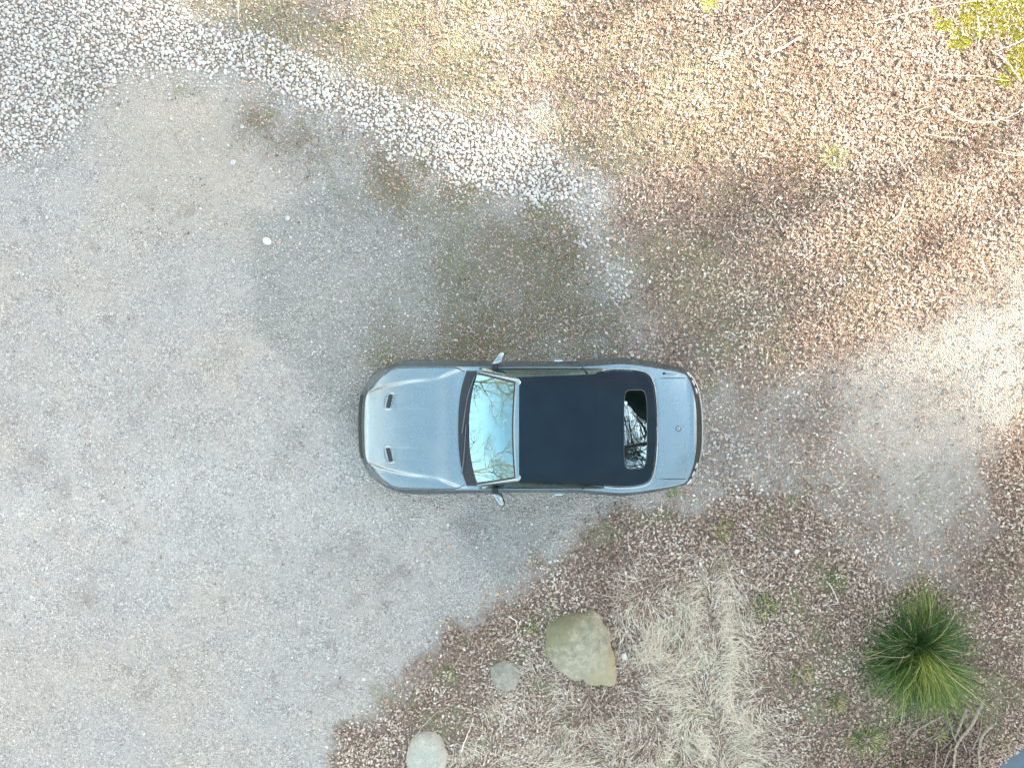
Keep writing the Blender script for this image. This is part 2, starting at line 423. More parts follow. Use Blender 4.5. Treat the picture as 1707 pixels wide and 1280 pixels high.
# ------------------------------------------------------------------ ground sheet, fine under the car and coarse out to the horizon
def build_ground():
    step = .04
    fx = np.arange(-9.6, 9.6+1e-6, step); fy = np.arange(-7.6, 7.6+1e-6, step)
    out = np.array([.3, .8, 1.8, 4, 8, 16, 40, 100, 300, 900])
    xs = np.concatenate([-9.6-out[::-1], fx, 9.6+out]); ys = np.concatenate([-7.6-out[::-1], fy, 7.6+out])
    X, Y = np.meshgrid(xs, ys, indexing='ij')
    x, y = X.ravel(), Y.ravel()
    z = zones(x, y)
    h = gz(x, y)
    V = np.stack([x, y, h], 1)
    n, m_ = len(xs), len(ys)
    idx = np.arange(n*m_).reshape(n, m_)
    F = np.stack([idx[:-1,:-1].ravel(), idx[1:,:-1].ravel(), idx[1:,1:].ravel(), idx[:-1,1:].ravel()], 1)
    apron_dark = .42*np.clip(z['apron'], 0, 1)  # apron made darker as well, through the same mask
    wet_dark = np.maximum(sstep(-.35, .0, z['pond']), 0)
    wet_dark = np.maximum(wet_dark, apron_dark); cx, cy = W(1585, 1265); wet_dark = np.maximum(wet_dark, .8*np.exp(-((x-cx)**2/.9**2+(y-cy)**2/.45**2))); cx, cy = W(1515, 1275); wet_dark = np.maximum(wet_dark, np.exp(-((x-cx)**2/.45**2+(y-cy)**2/.28**2)))
    o = fast_mesh('ground', V, F, M['ground'], smooth=True,
                  extra={'leaf': z['leaf'], 'peb': np.clip(z['peb'], 0, 1), 'grass': z['grass'], 'moss': z['moss'], 'sand': z['sand'], 'painted_shade': z['painted_shade'], 'wet_dark': wet_dark, 'stain': z['stain'], 'pale': z['pale']})
    tag(o, kind='structure')
build_ground()
pw = [( -.05, -.0)]
def build_pond():
    c = W(1800, 1400)
    pts = [(c[0]+3.2*math.cos(a), c[1]+2.6*math.sin(a), WATER_Z) for a in np.linspace(0, 2*math.pi, 64, endpoint=False)]
    o = mesh_obj('pond_water', pts, [list(range(64))], M['water'], smooth=False)
    tag(o, kind='structure')
build_pond()

# ------------------------------------------------------------------ scatter
def pick(n, dens, bounds=(-9.2, 9.2, -7.2, 7.2)):
    x = rng.uniform(bounds[0], bounds[1], n); y = rng.uniform(bounds[2], bounds[3], n)
    d = dens(x, y)
    k = rng.random(n) < d
    return x[k], y[k]

def rot_mats(yaw, pitch, roll):
    cy_, sy_ = np.cos(yaw), np.sin(yaw); cp, sp = np.cos(pitch), np.sin(pitch); cr, sr = np.cos(roll), np.sin(roll)
    Rz = np.zeros((len(yaw),3,3)); Rz[:,0,0]=cy_; Rz[:,0,1]=-sy_; Rz[:,1,0]=sy_; Rz[:,1,1]=cy_; Rz[:,2,2]=1
    Rx = np.zeros_like(Rz); Rx[:,0,0]=1; Rx[:,1,1]=cp; Rx[:,1,2]=-sp; Rx[:,2,1]=sp; Rx[:,2,2]=cp
    Ry = np.zeros_like(Rz); Ry[:,1,1]=1; Ry[:,0,0]=cr; Ry[:,0,2]=sr; Ry[:,2,0]=-sr; Ry[:,2,2]=cr
    return Rz @ Rx @ Ry

def instance(Vt, Ft, pos, scale, Rm, Vper=None):
    "Vt (k,3) template or Vper (n,k,3); scale (n,3)"
    n = len(pos)
    V = (Vper if Vper is not None else np.broadcast_to(Vt, (n,)+Vt.shape)) * scale[:, None, :]
    V = np.einsum('nij,nkj->nki', Rm, V) + pos[:, None, :]
    k = V.shape[1]
    F = (Ft[None] + (np.arange(n)*k)[:, None, None]).reshape(-1, Ft.shape[1])
    return V.reshape(-1, 3), F, k

def ico(sub):
    bm = bmesh.new(); bmesh.ops.create_icosphere(bm, subdivisions=sub, radius=1)
    V = np.array([v.co[:] for v in bm.verts]); F = np.array([[v.index for v in f.verts] for f in bm.faces]); bm.free()
    return V, F

def stones(name, x, y, size, tint, mat, label_kind, sub=2, flat=(.45,.75), lift=.25, jit=.13):
    n = len(x); Vt, Ft = ico(sub)
    # a handful of lumpy shapes, shared out
    shapes = []
    for s in range(24):
        r = np.random.default_rng(s+50)
        d = np.ones(len(Vt))
        for _ in range(5):
            a = r.normal(size=3); a /= np.linalg.norm(a)
            d += r.uniform(-jit, jit)*np.tanh(3*(Vt@a-r.uniform(-.2,.5)))
        shapes.append(Vt*d[:, None])
    shapes = np.array(shapes)
    per = shapes[rng.integers(0, 24, n)]
    sc = np.stack([size*rng.uniform(.8, 1.25, n), size*rng.uniform(.7, 1.0, n), size*rng.uniform(*flat, n)], 1)
    Rm = rot_mats(rng.uniform(0, 6.28, n), rng.normal(0, .25, n), rng.normal(0, .25, n))
    pos = np.stack([x, y, gz(x, y)+sc[:,2]*lift], 1)
    V, F, k = instance(None, Ft, pos, sc, Rm, per)
    o = fast_mesh(name, V, F, mat, tint=np.repeat(tint, k), smooth=True)
    tag(o, kind='stuff')
    return o

# pebbles: dart throwing on a grid so that they pack without piling up
def darts(n, dens, rmin, bounds=(-9.2, 9.2, -7.2, 7.2)):
    x, y = pick(n, dens, bounds)
    cell = {}; keep = []
    c = rmin
    for i in range(len(x)):
        gx, gy = int(x[i]//c), int(y[i]//c)
        ok = True
        for a in (gx-1, gx, gx+1):
            for b in (gy-1, gy, gy+1):
                for j in cell.get((a, b), ()):
                    if (x[i]-x[j])**2+(y[i]-y[j])**2 < rmin*rmin: ok = False; break
                if not ok: break
            if not ok: break
        if ok:
            cell.setdefault((gx, gy), []).append(i); keep.append(i)
    return x[keep], y[keep]

x, y = darts(110000, lambda x, y: zones(x, y)['peb']**1.5, .055, (-9.2, 2.2, 1.8, 7.2))
n = len(x)
stones('river_pebbles', x, y, rng.uniform(.022, .038, n), np.clip(rng.beta(2.6, 1.5, n), 0, 1), M['pebble'], '', 2)
x, y = darts(110000, lambda x, y: np.maximum(zones(x, y)['peb'], .5*sstep(-.55, .0, sdf(P_PEB, x, y))*NZ2.fbm(x*3, y*3+70, 3)), .032, (-9.2, 2.6, 1.6, 7.2))
n = len(x)
stones('small_pebbles', x, y, rng.uniform(.014, .024, n), np.clip(rng.beta(2, 1.8, n), 0, 1), M['pebble'], '', 1, lift=.6)
x, y = darts(30000, lambda x, y: zones(x, y)['peb2'], .045, (-1, 6, -4, 4))
n = len(x)
stones('scattered_pebbles', x, y, rng.uniform(.014, .036, n), np.clip(rng.beta(2.4, 1.4, n), 0, 1), M['pebble'], '', 1, lift=.35)

def grit_d(x, y):
    z = zones(x, y)
    patch = sstep(.4, .62, NZ2.fbm(x*.8+9, y*.8+2, 4))
    edge = sstep(.0, .5, z['grass']+z['painted_shade']*.5)
    return np.clip((1-z['leaf'])*(1-z['peb'])*(.12+.35*patch+.5*edge+.4*z['apron']+.8*z['pale']), .02, 1)*(z['pond'] < -.1)
x, y = pick(210000, grit_d); n = len(x)
stones('loose_gravel', x, y, rng.uniform(.006, .0125, n), rng.random(n)**.8, M['grit'], '', 1, lift=.3)
x, y = pick(7000, lambda x, y: grit_d(x, y)*.9); n = len(x)
stones('coarse_gravel', x, y, rng.uniform(.013, .022, n), np.clip(rng.beta(3, 1.2, n), 0, 1), M['grit'], '', 1, lift=.3)

# fallen leaves
def scatter_leaves():
    def d(x, y):
        z = zones(x, y)
        thin = .55+.45*sstep(.32, .55, NZ.fbm(x*2.2+60, y*2.2, 3))
        stray = .012*(1-z['peb'])*sstep(.45, .7, NZ.fbm(x*1.2, y*1.2+50, 3))+.05*z['peb']
        return np.clip(z['leaf']**1.4*thin*(1-.72*z['straw'])*(1-.45*z['moss'])*(1-.35*z['grass'])+stray, 0, 1)*(z['pond'] < .1)
    x, y = pick(360000, d); n = len(x)
    V6 = np.array([[0,-1,0],[.36,-.45,.10],[.40,.35,.12],[0,1,.05],[-.40,.35,.12],[-.36,-.45,.10]])
    F = np.array([[0,1,2,3],[0,3,4,5]])
    per = np.repeat(V6[None], n, 0)
    curl = rng.uniform(-1.2, 2.6, n)
    per[:, [1,2,4,5], 2] *= curl[:, None]
    per[:, [0,3], 2] += (rng.uniform(-.1, .5, n))[:, None]
    per[:, :, 0] += rng.normal(0, .07, (n, 6))
    s = rng.uniform(.014, .033, n)
    sc = np.stack([s*rng.uniform(.75, 1.3, n), s, s], 1)
    Rm = rot_mats(rng.uniform(0, 6.28, n), rng.normal(0, .38, n), rng.normal(0, .38, n))
    pos = np.stack([x, y, gz(x, y)+rng.uniform(.004, .034, n)], 1)
    V, F, k = instance(None, F, pos, sc, Rm, per)
    zz = zones(x, y)
    hue = NZ.fbm(x*1.4+7, y*1.4+77, 4)-.5
    t = np.clip(rng.beta(1.7, 1.7, n)+hue*.7, 0, 1)
    t[rng.random(n) < .04] = 1
    cx, cy = W(1515, 1275)
    t *= 1-.65*np.exp(-((x-cx-.4)**2/1.1**2+(y-cy-.1)**2/.5**2))
    t *= 1-.35*np.clip(zz['apron'], 0, 1)
    o = fast_mesh('fallen_leaves', V, F, M['leaf'], tint=np.repeat(t, k))
    tag(o, kind='stuff')
scatter_leaves()

def blades(x, y, length, width, lean, az, bend, segs=3, z0=None):
    "strips of grass: returns V, F (quads), verts per blade"
    n = len(x)
    t = np.linspace(0, 1, segs+1)
    lean = lean[:, None]; L = length[:, None]
    ang = lean + bend[:, None]*t[None]                  # angle from the vertical
    ds = L/segs
    hx = np.concatenate([np.zeros((n,1)), np.cumsum(np.sin(ang[:, 1:])*ds, 1)], 1)
    hz = np.concatenate([np.zeros((n,1)), np.cumsum(np.cos(ang[:, 1:])*ds, 1)], 1)
    wd = width[:, None]*(1-t[None]**2*.85)
    ca, sa = np.cos(az)[:, None], np.sin(az)[:, None]
    zb = (gz(x, y) if z0 is None else z0)[:, None]
    cx = x[:, None]+hx*ca; cy_ = y[:, None]+hx*sa; cz = np.maximum(zb+hz, zb+.004)
    l = np.stack([cx-sa*wd/2, cy_+ca*wd/2, cz], 2); r = np.stack([cx+sa*wd/2, cy_-ca*wd/2, cz], 2)
    V = np.stack([l, r], 2).reshape(n, -1, 3)
    F1 = np.array([[2*i, 2*i+1, 2*i+3, 2*i+2] for i in range(segs)])
    k = V.shape[1]
    F = (F1[None]+(np.arange(n)*k)[:, None, None]).reshape(-1, 4)
    return V.reshape(-1, 3), F, k

def scatter_grass():
    def d(x, y):
        z = zones(x, y); return np.clip((z['grass']-.12)*1.1, 0, 1)*(1-z['moss'])*(z['pond'] < -.1)
    x, y = pick(190000, d); n = len(x)
    V, F, k = blades(x, y, rng.uniform(.025, .075, n), rng.uniform(.004, .008, n), rng.uniform(.2, 1.2, n), rng.uniform(0, 6.28, n), rng.uniform(.1, .9, n), 2)
    z = zones(x, y)
    t = np.clip(rng.beta(2, 2.6, n)*.75+z['yel']*.45, 0, 1)
    o = fast_mesh('short_grass', V, F, M['grass'], tint=np.repeat(t, k)); tag(o, kind='stuff')
    x, y = pick(230000, lambda x, y: zones(x, y)['moss'], (5.8, 9.2, 3.6, 7.2)); n = len(x)
    V, F, k = blades(x, y, rng.uniform(.015, .045, n), rng.uniform(.006, .012, n), rng.uniform(.1, 1.3, n), rng.uniform(0, 6.28, n), rng.uniform(0, .6, n), 2)
    o = fast_mesh('yellow_moss', V, F, M['moss'], tint=np.repeat(rng.random(n), k)); tag(o, kind='stuff')
scatter_grass()

def scatter_straw():
    def d(x, y):
        z = zones(x, y); return z['straw']
    x, y = pick(33000, d, (-1.5, 4.8, -7.2, -2.0)); n = len(x)
    # locks: blades that fall the same way in clumps
    az = 6.28*2.2*NZ.fbm(x*1.1+4, y*1.1+8, 2)+rng.normal(0, .55, n)
    V, F, k = blades(x, y, rng.uniform(.10, .36, n), rng.uniform(.0035, .008, n), rng.uniform(.9, 1.45, n), az, rng.uniform(-.1, .75, n), 4)
    o = fast_mesh('dry_straw', V, F, M['straw'], tint=np.repeat(np.clip(rng.beta(3, 1.6, n), 0, 1), k)); tag(o, kind='stuff')
    # sparse dead stalks over the leaf litter
    x, y = pick(4200, lambda x, y: zones(x, y)['leaf']*.8+.0); n = len(x)
    V, F, k = blades(x, y, rng.uniform(.06, .26, n), rng.uniform(.003, .005, n), rng.uniform(1.1, 1.5, n), rng.uniform(0, 6.28, n), rng.uniform(-.2, .4, n), 3)
    o = fast_mesh('dead_stalks', V, F, M['straw'], tint=np.repeat(rng.random(n)**.7, k)); tag(o, kind='stuff')
scatter_straw()

# ------------------------------------------------------------------ boulders and loose stones
def boulder(name, outline, height, mat, label, cat='boulder', seed=1, pw=.62, rough=.02, facet=.05):
    pts = np.array([W(px, py, .12) for px, py in outline]); c = pts.mean(0)
    rel = pts-c; a = np.arctan2(rel[:,1], rel[:,0]); r = np.hypot(rel[:,0], rel[:,1]); o = np.argsort(a); a, r = a[o], r[o]
    a2 = np.concatenate([a-2*np.pi, a, a+2*np.pi]); r2 = np.tile(r, 3)
    V, F = ico(6 if r.max() > .3 else 5)
    th = np.arctan2(V[:,1], V[:,0]); ph = np.arccos(np.clip(V[:,2], -1, 1))
    rr = np.interp(th, a2, r2)
    s = np.sin(ph)**pw
    rg = np.random.default_rng(seed)
    x = rr*s*np.cos(th); y = rr*s*np.sin(th); z = height*np.sign(V[:,2])*np.abs(V[:,2])**.9
    for _ in range(9):                                   # broad planes as on a split stone
        n_ = rg.normal(size=3); n_[2] = abs(n_[2])*.6; n_ /= np.linalg.norm(n_)
        d = x*n_[0]+y*n_[1]+z*n_[2]; lim = d.max()*rg.uniform(.74, .92)
        ov = np.maximum(d-lim, 0)*.8; x -= ov*n_[0]*.10; y -= ov*n_[1]*.10; z -= ov*n_[2]*1.2
    nn = NZ.fbm(x*5+seed, y*5+z*4, 5)-.5; n2 = NZ2.fbm(x*22+seed, y*22+z*15, 4)-.5
    k = 1+facet*nn*2
    x, y, z = x*k, y*k, z*k+nn*height*.38+n2*rough
    o = mesh_obj(name, np.stack([x, y, z], 1), F, mat)
    o.location = (c[0], c[1], -.02+gz(np.array([c[0]]), np.array([c[1]]))[0])
    return tag(o, label, cat)

def rock_mat(name, base, dark, moss, yellow=None, mossdir=(-.6,.6), mosslvl=.1):
    m, nt, b = new_mat(name); L = nt.links
    tc = N(nt, 'ShaderNodeTexCoord')
    def noise(s, d=6, r=.6):
        n = N(nt, 'ShaderNodeTexNoise'); n.inputs['Scale'].default_value = s; n.inputs['Detail'].default_value = d; n.inputs['Roughness'].default_value = r
        L.new(tc.outputs['Object'], n.inputs['Vector']); return n.outputs['Fac']
    r1 = ramp(nt, [(.32, dark), (.55, base), (.75, tuple(min(1, c*1.25) for c in base))]); L.new(noise(7, 9, .7), r1.inputs[0])
    sp = ramp(nt, [(.36, (.65,.65,.65)), (.5, (1,1,1)), (.68, (1.15,1.15,1.15))]); L.new(noise(60, 3), sp.inputs[0])
    col = mixc(nt, .8, r1.outputs[0], sp.outputs[0], 'MULTIPLY')
    sx = N(nt, 'ShaderNodeSeparateXYZ'); L.new(tc.outputs['Object'], sx.inputs[0])
    if yellow:
        f = math_n(nt, 'ADD', math_n(nt, 'MULTIPLY', sx.outputs[0], 1.5), math_n(nt, 'MULTIPLY', sx.outputs[1], -1.1))
        f = math_n(nt, 'ADD', f, math_n(nt, 'MULTIPLY', math_n(nt, 'SUBTRACT', noise(4), .5), 1.4))
        yr = ramp(nt, [(.12, (0,0,0)), (.75, (.85,.85,.85))]); L.new(f, yr.inputs[0])  # yellow tint, stronger towards the lower right
        col = mixc(nt, yr.outputs[0], col, yellow)
    f = math_n(nt, 'ADD', math_n(nt, 'MULTIPLY', sx.outputs[0], mossdir[0]), math_n(nt, 'MULTIPLY', sx.outputs[1], mossdir[1]))
    f = math_n(nt, 'ADD', f, math_n(nt, 'MULTIPLY', math_n(nt, 'SUBTRACT', noise(9, 8, .7), .5), 1.6))
    mr = ramp(nt, [(mosslvl, (0,0,0)), (mosslvl+.3, (.8,.8,.8))]); L.new(f, mr.inputs[0])
    col = mixc(nt, mr.outputs[0], col, moss)
    L.new(col, b.inputs['Base Color']); b.inputs['Roughness'].default_value = .85
    bp = N(nt, 'ShaderNodeBump'); bp.inputs['Strength'].default_value = .9; bp.inputs['Distance'].default_value = .03
    L.new(noise(16, 9, .78), bp.inputs['Height']); L.new(bp.outputs[0], b.inputs['Normal'])
    return m

big = [(904,1057),(912,1043),(936,1031),(963,1025),(988,1017),(1001,1023),(1008,1043),(1017,1054),(1020,1081),(1028,1103),(1031,1127),(1025,1143),(1001,1151),(982,1146),(972,1133),(958,1138),(936,1122),(920,1108),(907,1081)]
boulder('boulder', big, .34, rock_mat('mossy_boulder_stone', (.375,.35,.26), (.22,.205,.15), (.20,.20,.11), (.345,.305,.195), (-.9,.9), .26),
        'large greenish boulder with mossy top edge and yellowish side', seed=5)
sm = [(818,1116),(829,1108),(847,1105),(861,1112),(868,1127),(866,1141),(853,1155),(839,1157),(823,1146)]
boulder('boulder', sm, .15, rock_mat('grey_round_stone', (.33,.32,.27), (.20,.20,.16), (.22,.23,.11), None, (-.6,.6), .35),
        'small round grey boulder, cracked, between the leaves and the straw', seed=8)
pl = [(678,1256),(684,1236),(699,1224),(718,1224),(734,1232),(741,1251),(744,1273),(740,1292),(715,1304),(690,1299),(676,1280)]
boulder('boulder', pl, .22, rock_mat('pale_stone', (.43,.43,.38), (.36,.36,.31), (.30,.31,.20), None, (-.5,-.6), .45),
        'pale smooth boulder cut off by the lower edge of the photo', seed=12)

LOOSE = [ # px, py, radius m, material, label
 (446,403,.068,'white_stone','largest loose white stone, lying on the darker grey gravel'),
 (464,404,.030,'tan_stone','round tan stone just right of the largest white stone'),
 (479,363,.040,'grey_stone','notched pale stone above the largest white stone on the drive'),
 (390,271,.044,'grey_stone','pale flat stone alone on the gravel under the pebble bed'),
 (338,233,.028,'grey_stone','small pale stone on sandy gravel below the green moss streak'),
 (254,131,.032,'grey_stone','pale stone just outside the lower edge of the pebble bed'),
 (62,285,.036,'grey_stone','grey white stone on the gravel near the left photo edge'),
 (485,323,.030,'grey_stone','small grey stone highest of those on the darker gravel'),
 (548,419,.026,'grey_stone','pale oblong pebble right of the largest white stone'),
 (716,918,.030,'tan_stone','tan stone on bare gravel below the car hood'),
 (749,909,.028,'tan_stone','cream stone at the edge of the darker gravel below the car'),
 (883,934,.030,'tan_stone','cream stone where gravel meets leaves under the car doors'),
 (829,989,.034,'tan_stone','pale stone at the tip of the gravel above the boulders'),
 (606,1132,.028,'white_stone','single white stone on the lower gravel near the leaf edge'),
 (1328,919,.046,'white_stone','bright white oblong stone among leaves right of the straw'),
 (1249,882,.036,'white_stone','white stone among leaves above the straw patch'),
 (1289,922,.046,'grey_stone','broad grey white stone in a cluster above the straw'),
 (1040,1093,.05,'white_stone','small chalk white stone beside the large boulder'),
 (404,212,.030,'grey_stone','grey stone in the moss just under the pebble bed'),
 (155,600,.03,'grey_stone','grey stone on the gravel far left of the car'),
]
def loose(px, py, r, mat, label, seed):
    V, F = ico(3); rg = np.random.default_rng(seed+300)
    d = np.ones(len(V))
    for _ in range(6):
        a = rg.normal(size=3); a /= np.linalg.norm(a); d += rg.uniform(-.13, .13)*np.tanh(3*(V@a-.2))
    V = V*d[:, None]*np.array([r*rg.uniform(.9,1.2), r*rg.uniform(.75,.95), r*.5])
    o = mesh_obj('stone', V, F, M[mat])
    x, y = W(px, py); o.location = (x, y, gz(np.array([x]), np.array([y]))[0]+r*.22)
    o.rotation_euler = (0, 0, rg.uniform(0, 6.28))
    tag(o, label, 'stone', 'larger loose stones lying on the drive and the leaves')
for i, a in enumerate(LOOSE): loose(*a, i)

# ------------------------------------------------------------------ tubes, twigs, branches
def tube_arrays(P, Rr, sides=6):
    P = np.asarray(P, float); n = len(P)
    T = np.gradient(P, axis=0); T /= np.linalg.norm(T, axis=1)[:, None]+1e-9
    up = np.array([0,0,1.]) if abs(T[:,2]).mean() < .8 else np.array([1.,0,0])
    A = np.cross(T, up); A /= np.linalg.norm(A, axis=1)[:, None]+1e-9
    B = np.cross(T, A)
    th = np.linspace(0, 2*np.pi, sides, endpoint=False)
    V = P[:, None]+Rr[:, None, None]*(np.cos(th)[None,:,None]*A[:, None]+np.sin(th)[None,:,None]*B[:, None])
    F = []
    for i in range(n-1):
        for j in range(sides):
            F.append([i*sides+j, i*sides+(j+1) % sides, (i+1)*sides+(j+1) % sides, (i+1)*sides+j])
    return V.reshape(-1, 3), np.array(F)
def join(parts):
    Vs, Fs, o = [], [], 0
    for V, F in parts:
        Vs.append(V); Fs.append(F+o); o += len(V)
    return np.concatenate(Vs), np.concatenate(Fs)
def smooth_path(pts, n):
    pts = np.asarray(pts, float); t = np.arange(len(pts))
    tt = np.linspace(0, len(pts)-1, n)
    return np.stack([pchip(t, pts[:, k])(tt) for k in range(pts.shape[1])], 1)

def twig(path, r, mat, label, cat='twig', group=None, side=0, seed=0, lift=.03, name='twig'):
    rg = np.random.default_rng(seed+900)
    p2 = [W(*p) for p in path]
    n = max(8, 5*len(path)); P = smooth_path(p2, n)
    L = np.hypot(*(P[-1]-P[0]))
    P = P+rg.normal(0, min(.006, .01*L), P.shape)
    z = gz(P[:,0], P[:,1])+lift+r+ .03*np.sin(np.linspace(0, 3.14, n))*min(1, L)
    P3 = np.column_stack([P, z])
    parts = [tube_arrays(P3, np.linspace(r, r*.45, n), 7)]
    for s in range(side):
        i = rg.integers(2, n-2); d = P3[i+1]-P3[i-1]; a = math.atan2(d[1], d[0])+rg.choice([-1,1])*rg.uniform(.5, .9)
        l = rg.uniform(.12, .35)*max(.5, L*.6); q = np.linspace(0, 1, 5)
        Q = P3[i]+np.column_stack([np.cos(a+.3*q)*l*q, np.sin(a+.3*q)*l*q, .05*q])
        parts.append(tube_arrays(Q, np.linspace(r*.5, r*.2, 5), 5))
    V, F = join(parts)
    c = P3[0].copy()
    o = mesh_obj(name, V-c, F, mat); o.location = c
    tag(o, label, cat, group)

TWIGS = [
 ([(1284,91),(1308,80),(1333,65)], .020, 'twig_pale', 'thick bleached white stick, short and straight, on brown leaves', 0),
 ([(1222,67),(1261,45),(1303,5)], .009, 'twig_pale', 'long thin pale twig running up to the top edge, left of the thick white stick', 1),
 ([(1458,42),(1512,25),(1572,12),(1625,3)], .008, 'twig_pale', 'long pale twig crossing into the yellow moss corner', 1),
 ([(1560,170),(1580,190),(1610,205),(1642,207),(1670,200),(1706,183)], .010, 'twig_pale', 'pale twig bent in a wide arc below the yellow moss', 1),
 ([(1549,100),(1566,129),(1615,129),(1680,137)], .009, 'twig', 'pale hooked twig just under the yellow moss', 0),
 ([(1492,200),(1525,187),(1557,176)], .008, 'twig', 'short straight twig touching the left end of the arched twig', 0),
 ([(1540,225),(1580,232),(1602,235),(1618,253)], .008, 'twig', 'thin bent twig below the arched twig', 0),
 ([(1487,255),(1497,270),(1507,286)], .009, 'twig_pale', 'short pale twig slanting down on brown leaves, left of a green tuft', 0),
 ([(1627,30),(1630,60),(1626,92)], .007, 'twig_pale', 'pale upright twig lying over the yellow moss', 0),
 ([(1512,-5),(1513,22)], .007, 'twig_pale', 'short pale twig end at the top edge left of the moss', 0),
 ([(1505,331),(1496,357),(1477,377)], .010, 'twig_pale', 'pale curved twig alone in the middle of the right leaf bed', 0),
 ([(1655,364),(1670,347)], .012, 'twig_pale', 'short stout twig in a dark hollow near the right edge', 0),
 ([(1262,136),(1272,158),(1275,176),(1264,186)], .007, 'twig_pale', 'small hooked pale twig below the thick white stick', 0),
 ([(1217,386),(1228,400),(1250,403)], .009, 'twig', 'small bent twig in the mid leaf bed above the car tail', 0),
 ([(505,86),(485,100),(464,117)], .007, 'twig', 'twig lying across the edge of the white pebble bed', 1),
 ([(397,-5),(400,35),(413,62)], .007, 'twig', 'long thin stem at the top edge right of the pebbles', 0),
 ([(965,548),(975,522),(986,498)], .008, 'branch', 'dark twig on gravel just above the car roof', 1),
 ([(1022,503),(1035,518),(1042,530)], .008, 'twig', 'short pale twig at the lower end of the sparse pebble strip', 0),
 ([(848,1025),(861,1036),(862,1056)], .008, 'twig_pale', 'curled pale twig on leaves left of the large boulder', 0),
 ([(691,1226),(712,1200),(738,1177)], .007, 'twig', 'thin twig rising from the pale boulder at the lower edge', 0),
 ([(768,1252),(780,1220),(790,1193)], .010, 'twig_pale', 'straight pale stalk between the pale boulder and the straw', 0),
 ([(1640,250),(1690,262),(1720,250)], .007, 'twig', 'thin twig running out of the right edge under the arched twig', 0),
 ([(1380,970),(1395,1000),(1377,1010)], .006, 'twig_pale', 'tiny pale hooked stem on the green strip above the tussock', 0),
 ([(1700,138),(1668,100),(1650,86)], .008, 'twig_pale', 'pale stem slanting through the lower moss cushion at the right edge', 0),
 ([(1707,66),(1680,80),(1655,88)], .010, 'twig_pale', 'pale twig entering from the right edge between two moss cushions', 1),
 ([(1065,130),(1073,60),(1090,45)], .005, 'twig', 'hair thin stem upright in the grassy leaves near the top', 0),
 ([(1240,5),(1250,30),(1236,62)], .005, 'twig', 'hair thin stem beside the long pale twig at the top', 0),
 ([(718,582),(700,592),(690,596)], .006, 'branch', 'short dark twig beside the upper front fender of the car', 0),
]
for i, (p, r, m, lab, sd) in enumerate(TWIGS):
    twig(p, r, M[m], lab, group='fallen twigs on the ground', side=sd, seed=i)
BR = [
 ([(1632,1162),(1618,1190),(1603,1212),(1586,1240),(1582,1290)], .030, 'longest thick grey branch, reaching from the tussock to the lower edge', 1),
 ([(1606,1175),(1594,1203),(1586,1228)], .024, 'thick grey branch piece lying parallel left of the longest branch', 0),
 ([(1648,1203),(1628,1225),(1625,1250),(1626,1290)], .025, 'thick grey branch nearest to the water, bent downwards', 1),
 ([(1568,1187),(1545,1198),(1528,1208),(1507,1229)], .018, 'thin pale branch lying under the green tussock', 0),
 ([(1557,1232),(1555,1255),(1553,1290)], .012, 'thin upright stem leftmost at the lower edge near the branches', 0),
 ([(1581,1236),(1573,1255),(1564,1290)], .011, 'thin stem fanning down between the branches', 0),
]
for i, (p, r, lab, sd) in enumerate(BR):
    twig(p, r, M['branch'], lab, cat='branch', group='dead branches by the water', side=sd, seed=60+i, lift=.05, name='branch')

rgb = np.random.default_rng(404)
ORD = ['leftmost', 'second from the left', 'third from the left', 'fourth from the left', 'fifth from the left', 'sixth from the left', 'seventh from the left',
       'seventh from the right', 'sixth from the right', 'fifth from the right', 'fourth from the right', 'third from the right', 'second from the right', 'rightmost']
for i in range(14):
    a = rgb.uniform(-1.2, .9); L = rgb.uniform(28, 75); x0, y0 = 1470+i*13.5+rgb.uniform(-3, 3), rgb.uniform(1195, 1275)
    if x0 > 1620: y0 = min(y0, 1235)
    b = a+1.57+rgb.normal(0, .3)
    twig([(x0, y0), (x0+L*.5*math.cos(b)+rgb.normal(0, 3), y0-L*.5*math.sin(b)), (x0+L*math.cos(b), y0-L*math.sin(b))], rgb.uniform(.005, .010), M['branch'],
         ORD[i]+' of the thin dark twigs tangled beneath the big tussock', group='tangle of thin twigs by the water', seed=500+i, lift=.04)

# ------------------------------------------------------------------ tussock and small tufts
def tuft(name, px, py, n, rad, lmin, lmax, wmin, wmax, mat, label, tint, dry=.1, seed=0, cat='grass tuft', group=None, dirbias=None):
    rg = np.random.default_rng(seed+40)
    cx, cy = W(px, py)
    a = rg.uniform(0, 6.28, n); rr = rad*np.sqrt(rg.random(n))
    x = rr*np.cos(a); y = rr*np.sin(a)
    az = a+rg.normal(0, .45, n)
    lean = .15+ .75*rr/rad+rg.normal(0, .15, n)
    L = rg.uniform(lmin, lmax, n)
    if dirbias is not None:
        L *= 1+.22*np.cos(az-dirbias)
    V, F, k = blades(x+cx, y+cy, L, rg.uniform(wmin, wmax, n), np.clip(lean, 0, 1.3), az, rg.uniform(.5, 1.3, n), 6)
    V = V-np.array([cx, cy, 0])
    t = np.clip(rg.normal(tint, .17, n), 0, .93); t[rg.random(n) < dry] = 1
    # patches of yellower blades on one side
    t += .12*np.cos(az+0.6); t = np.clip(t, 0, 1)
    o = fast_mesh(name, V, F, mat, tint=np.repeat(t, k)); o.location = (cx, cy, 0)
    tag(o, label, cat, group)
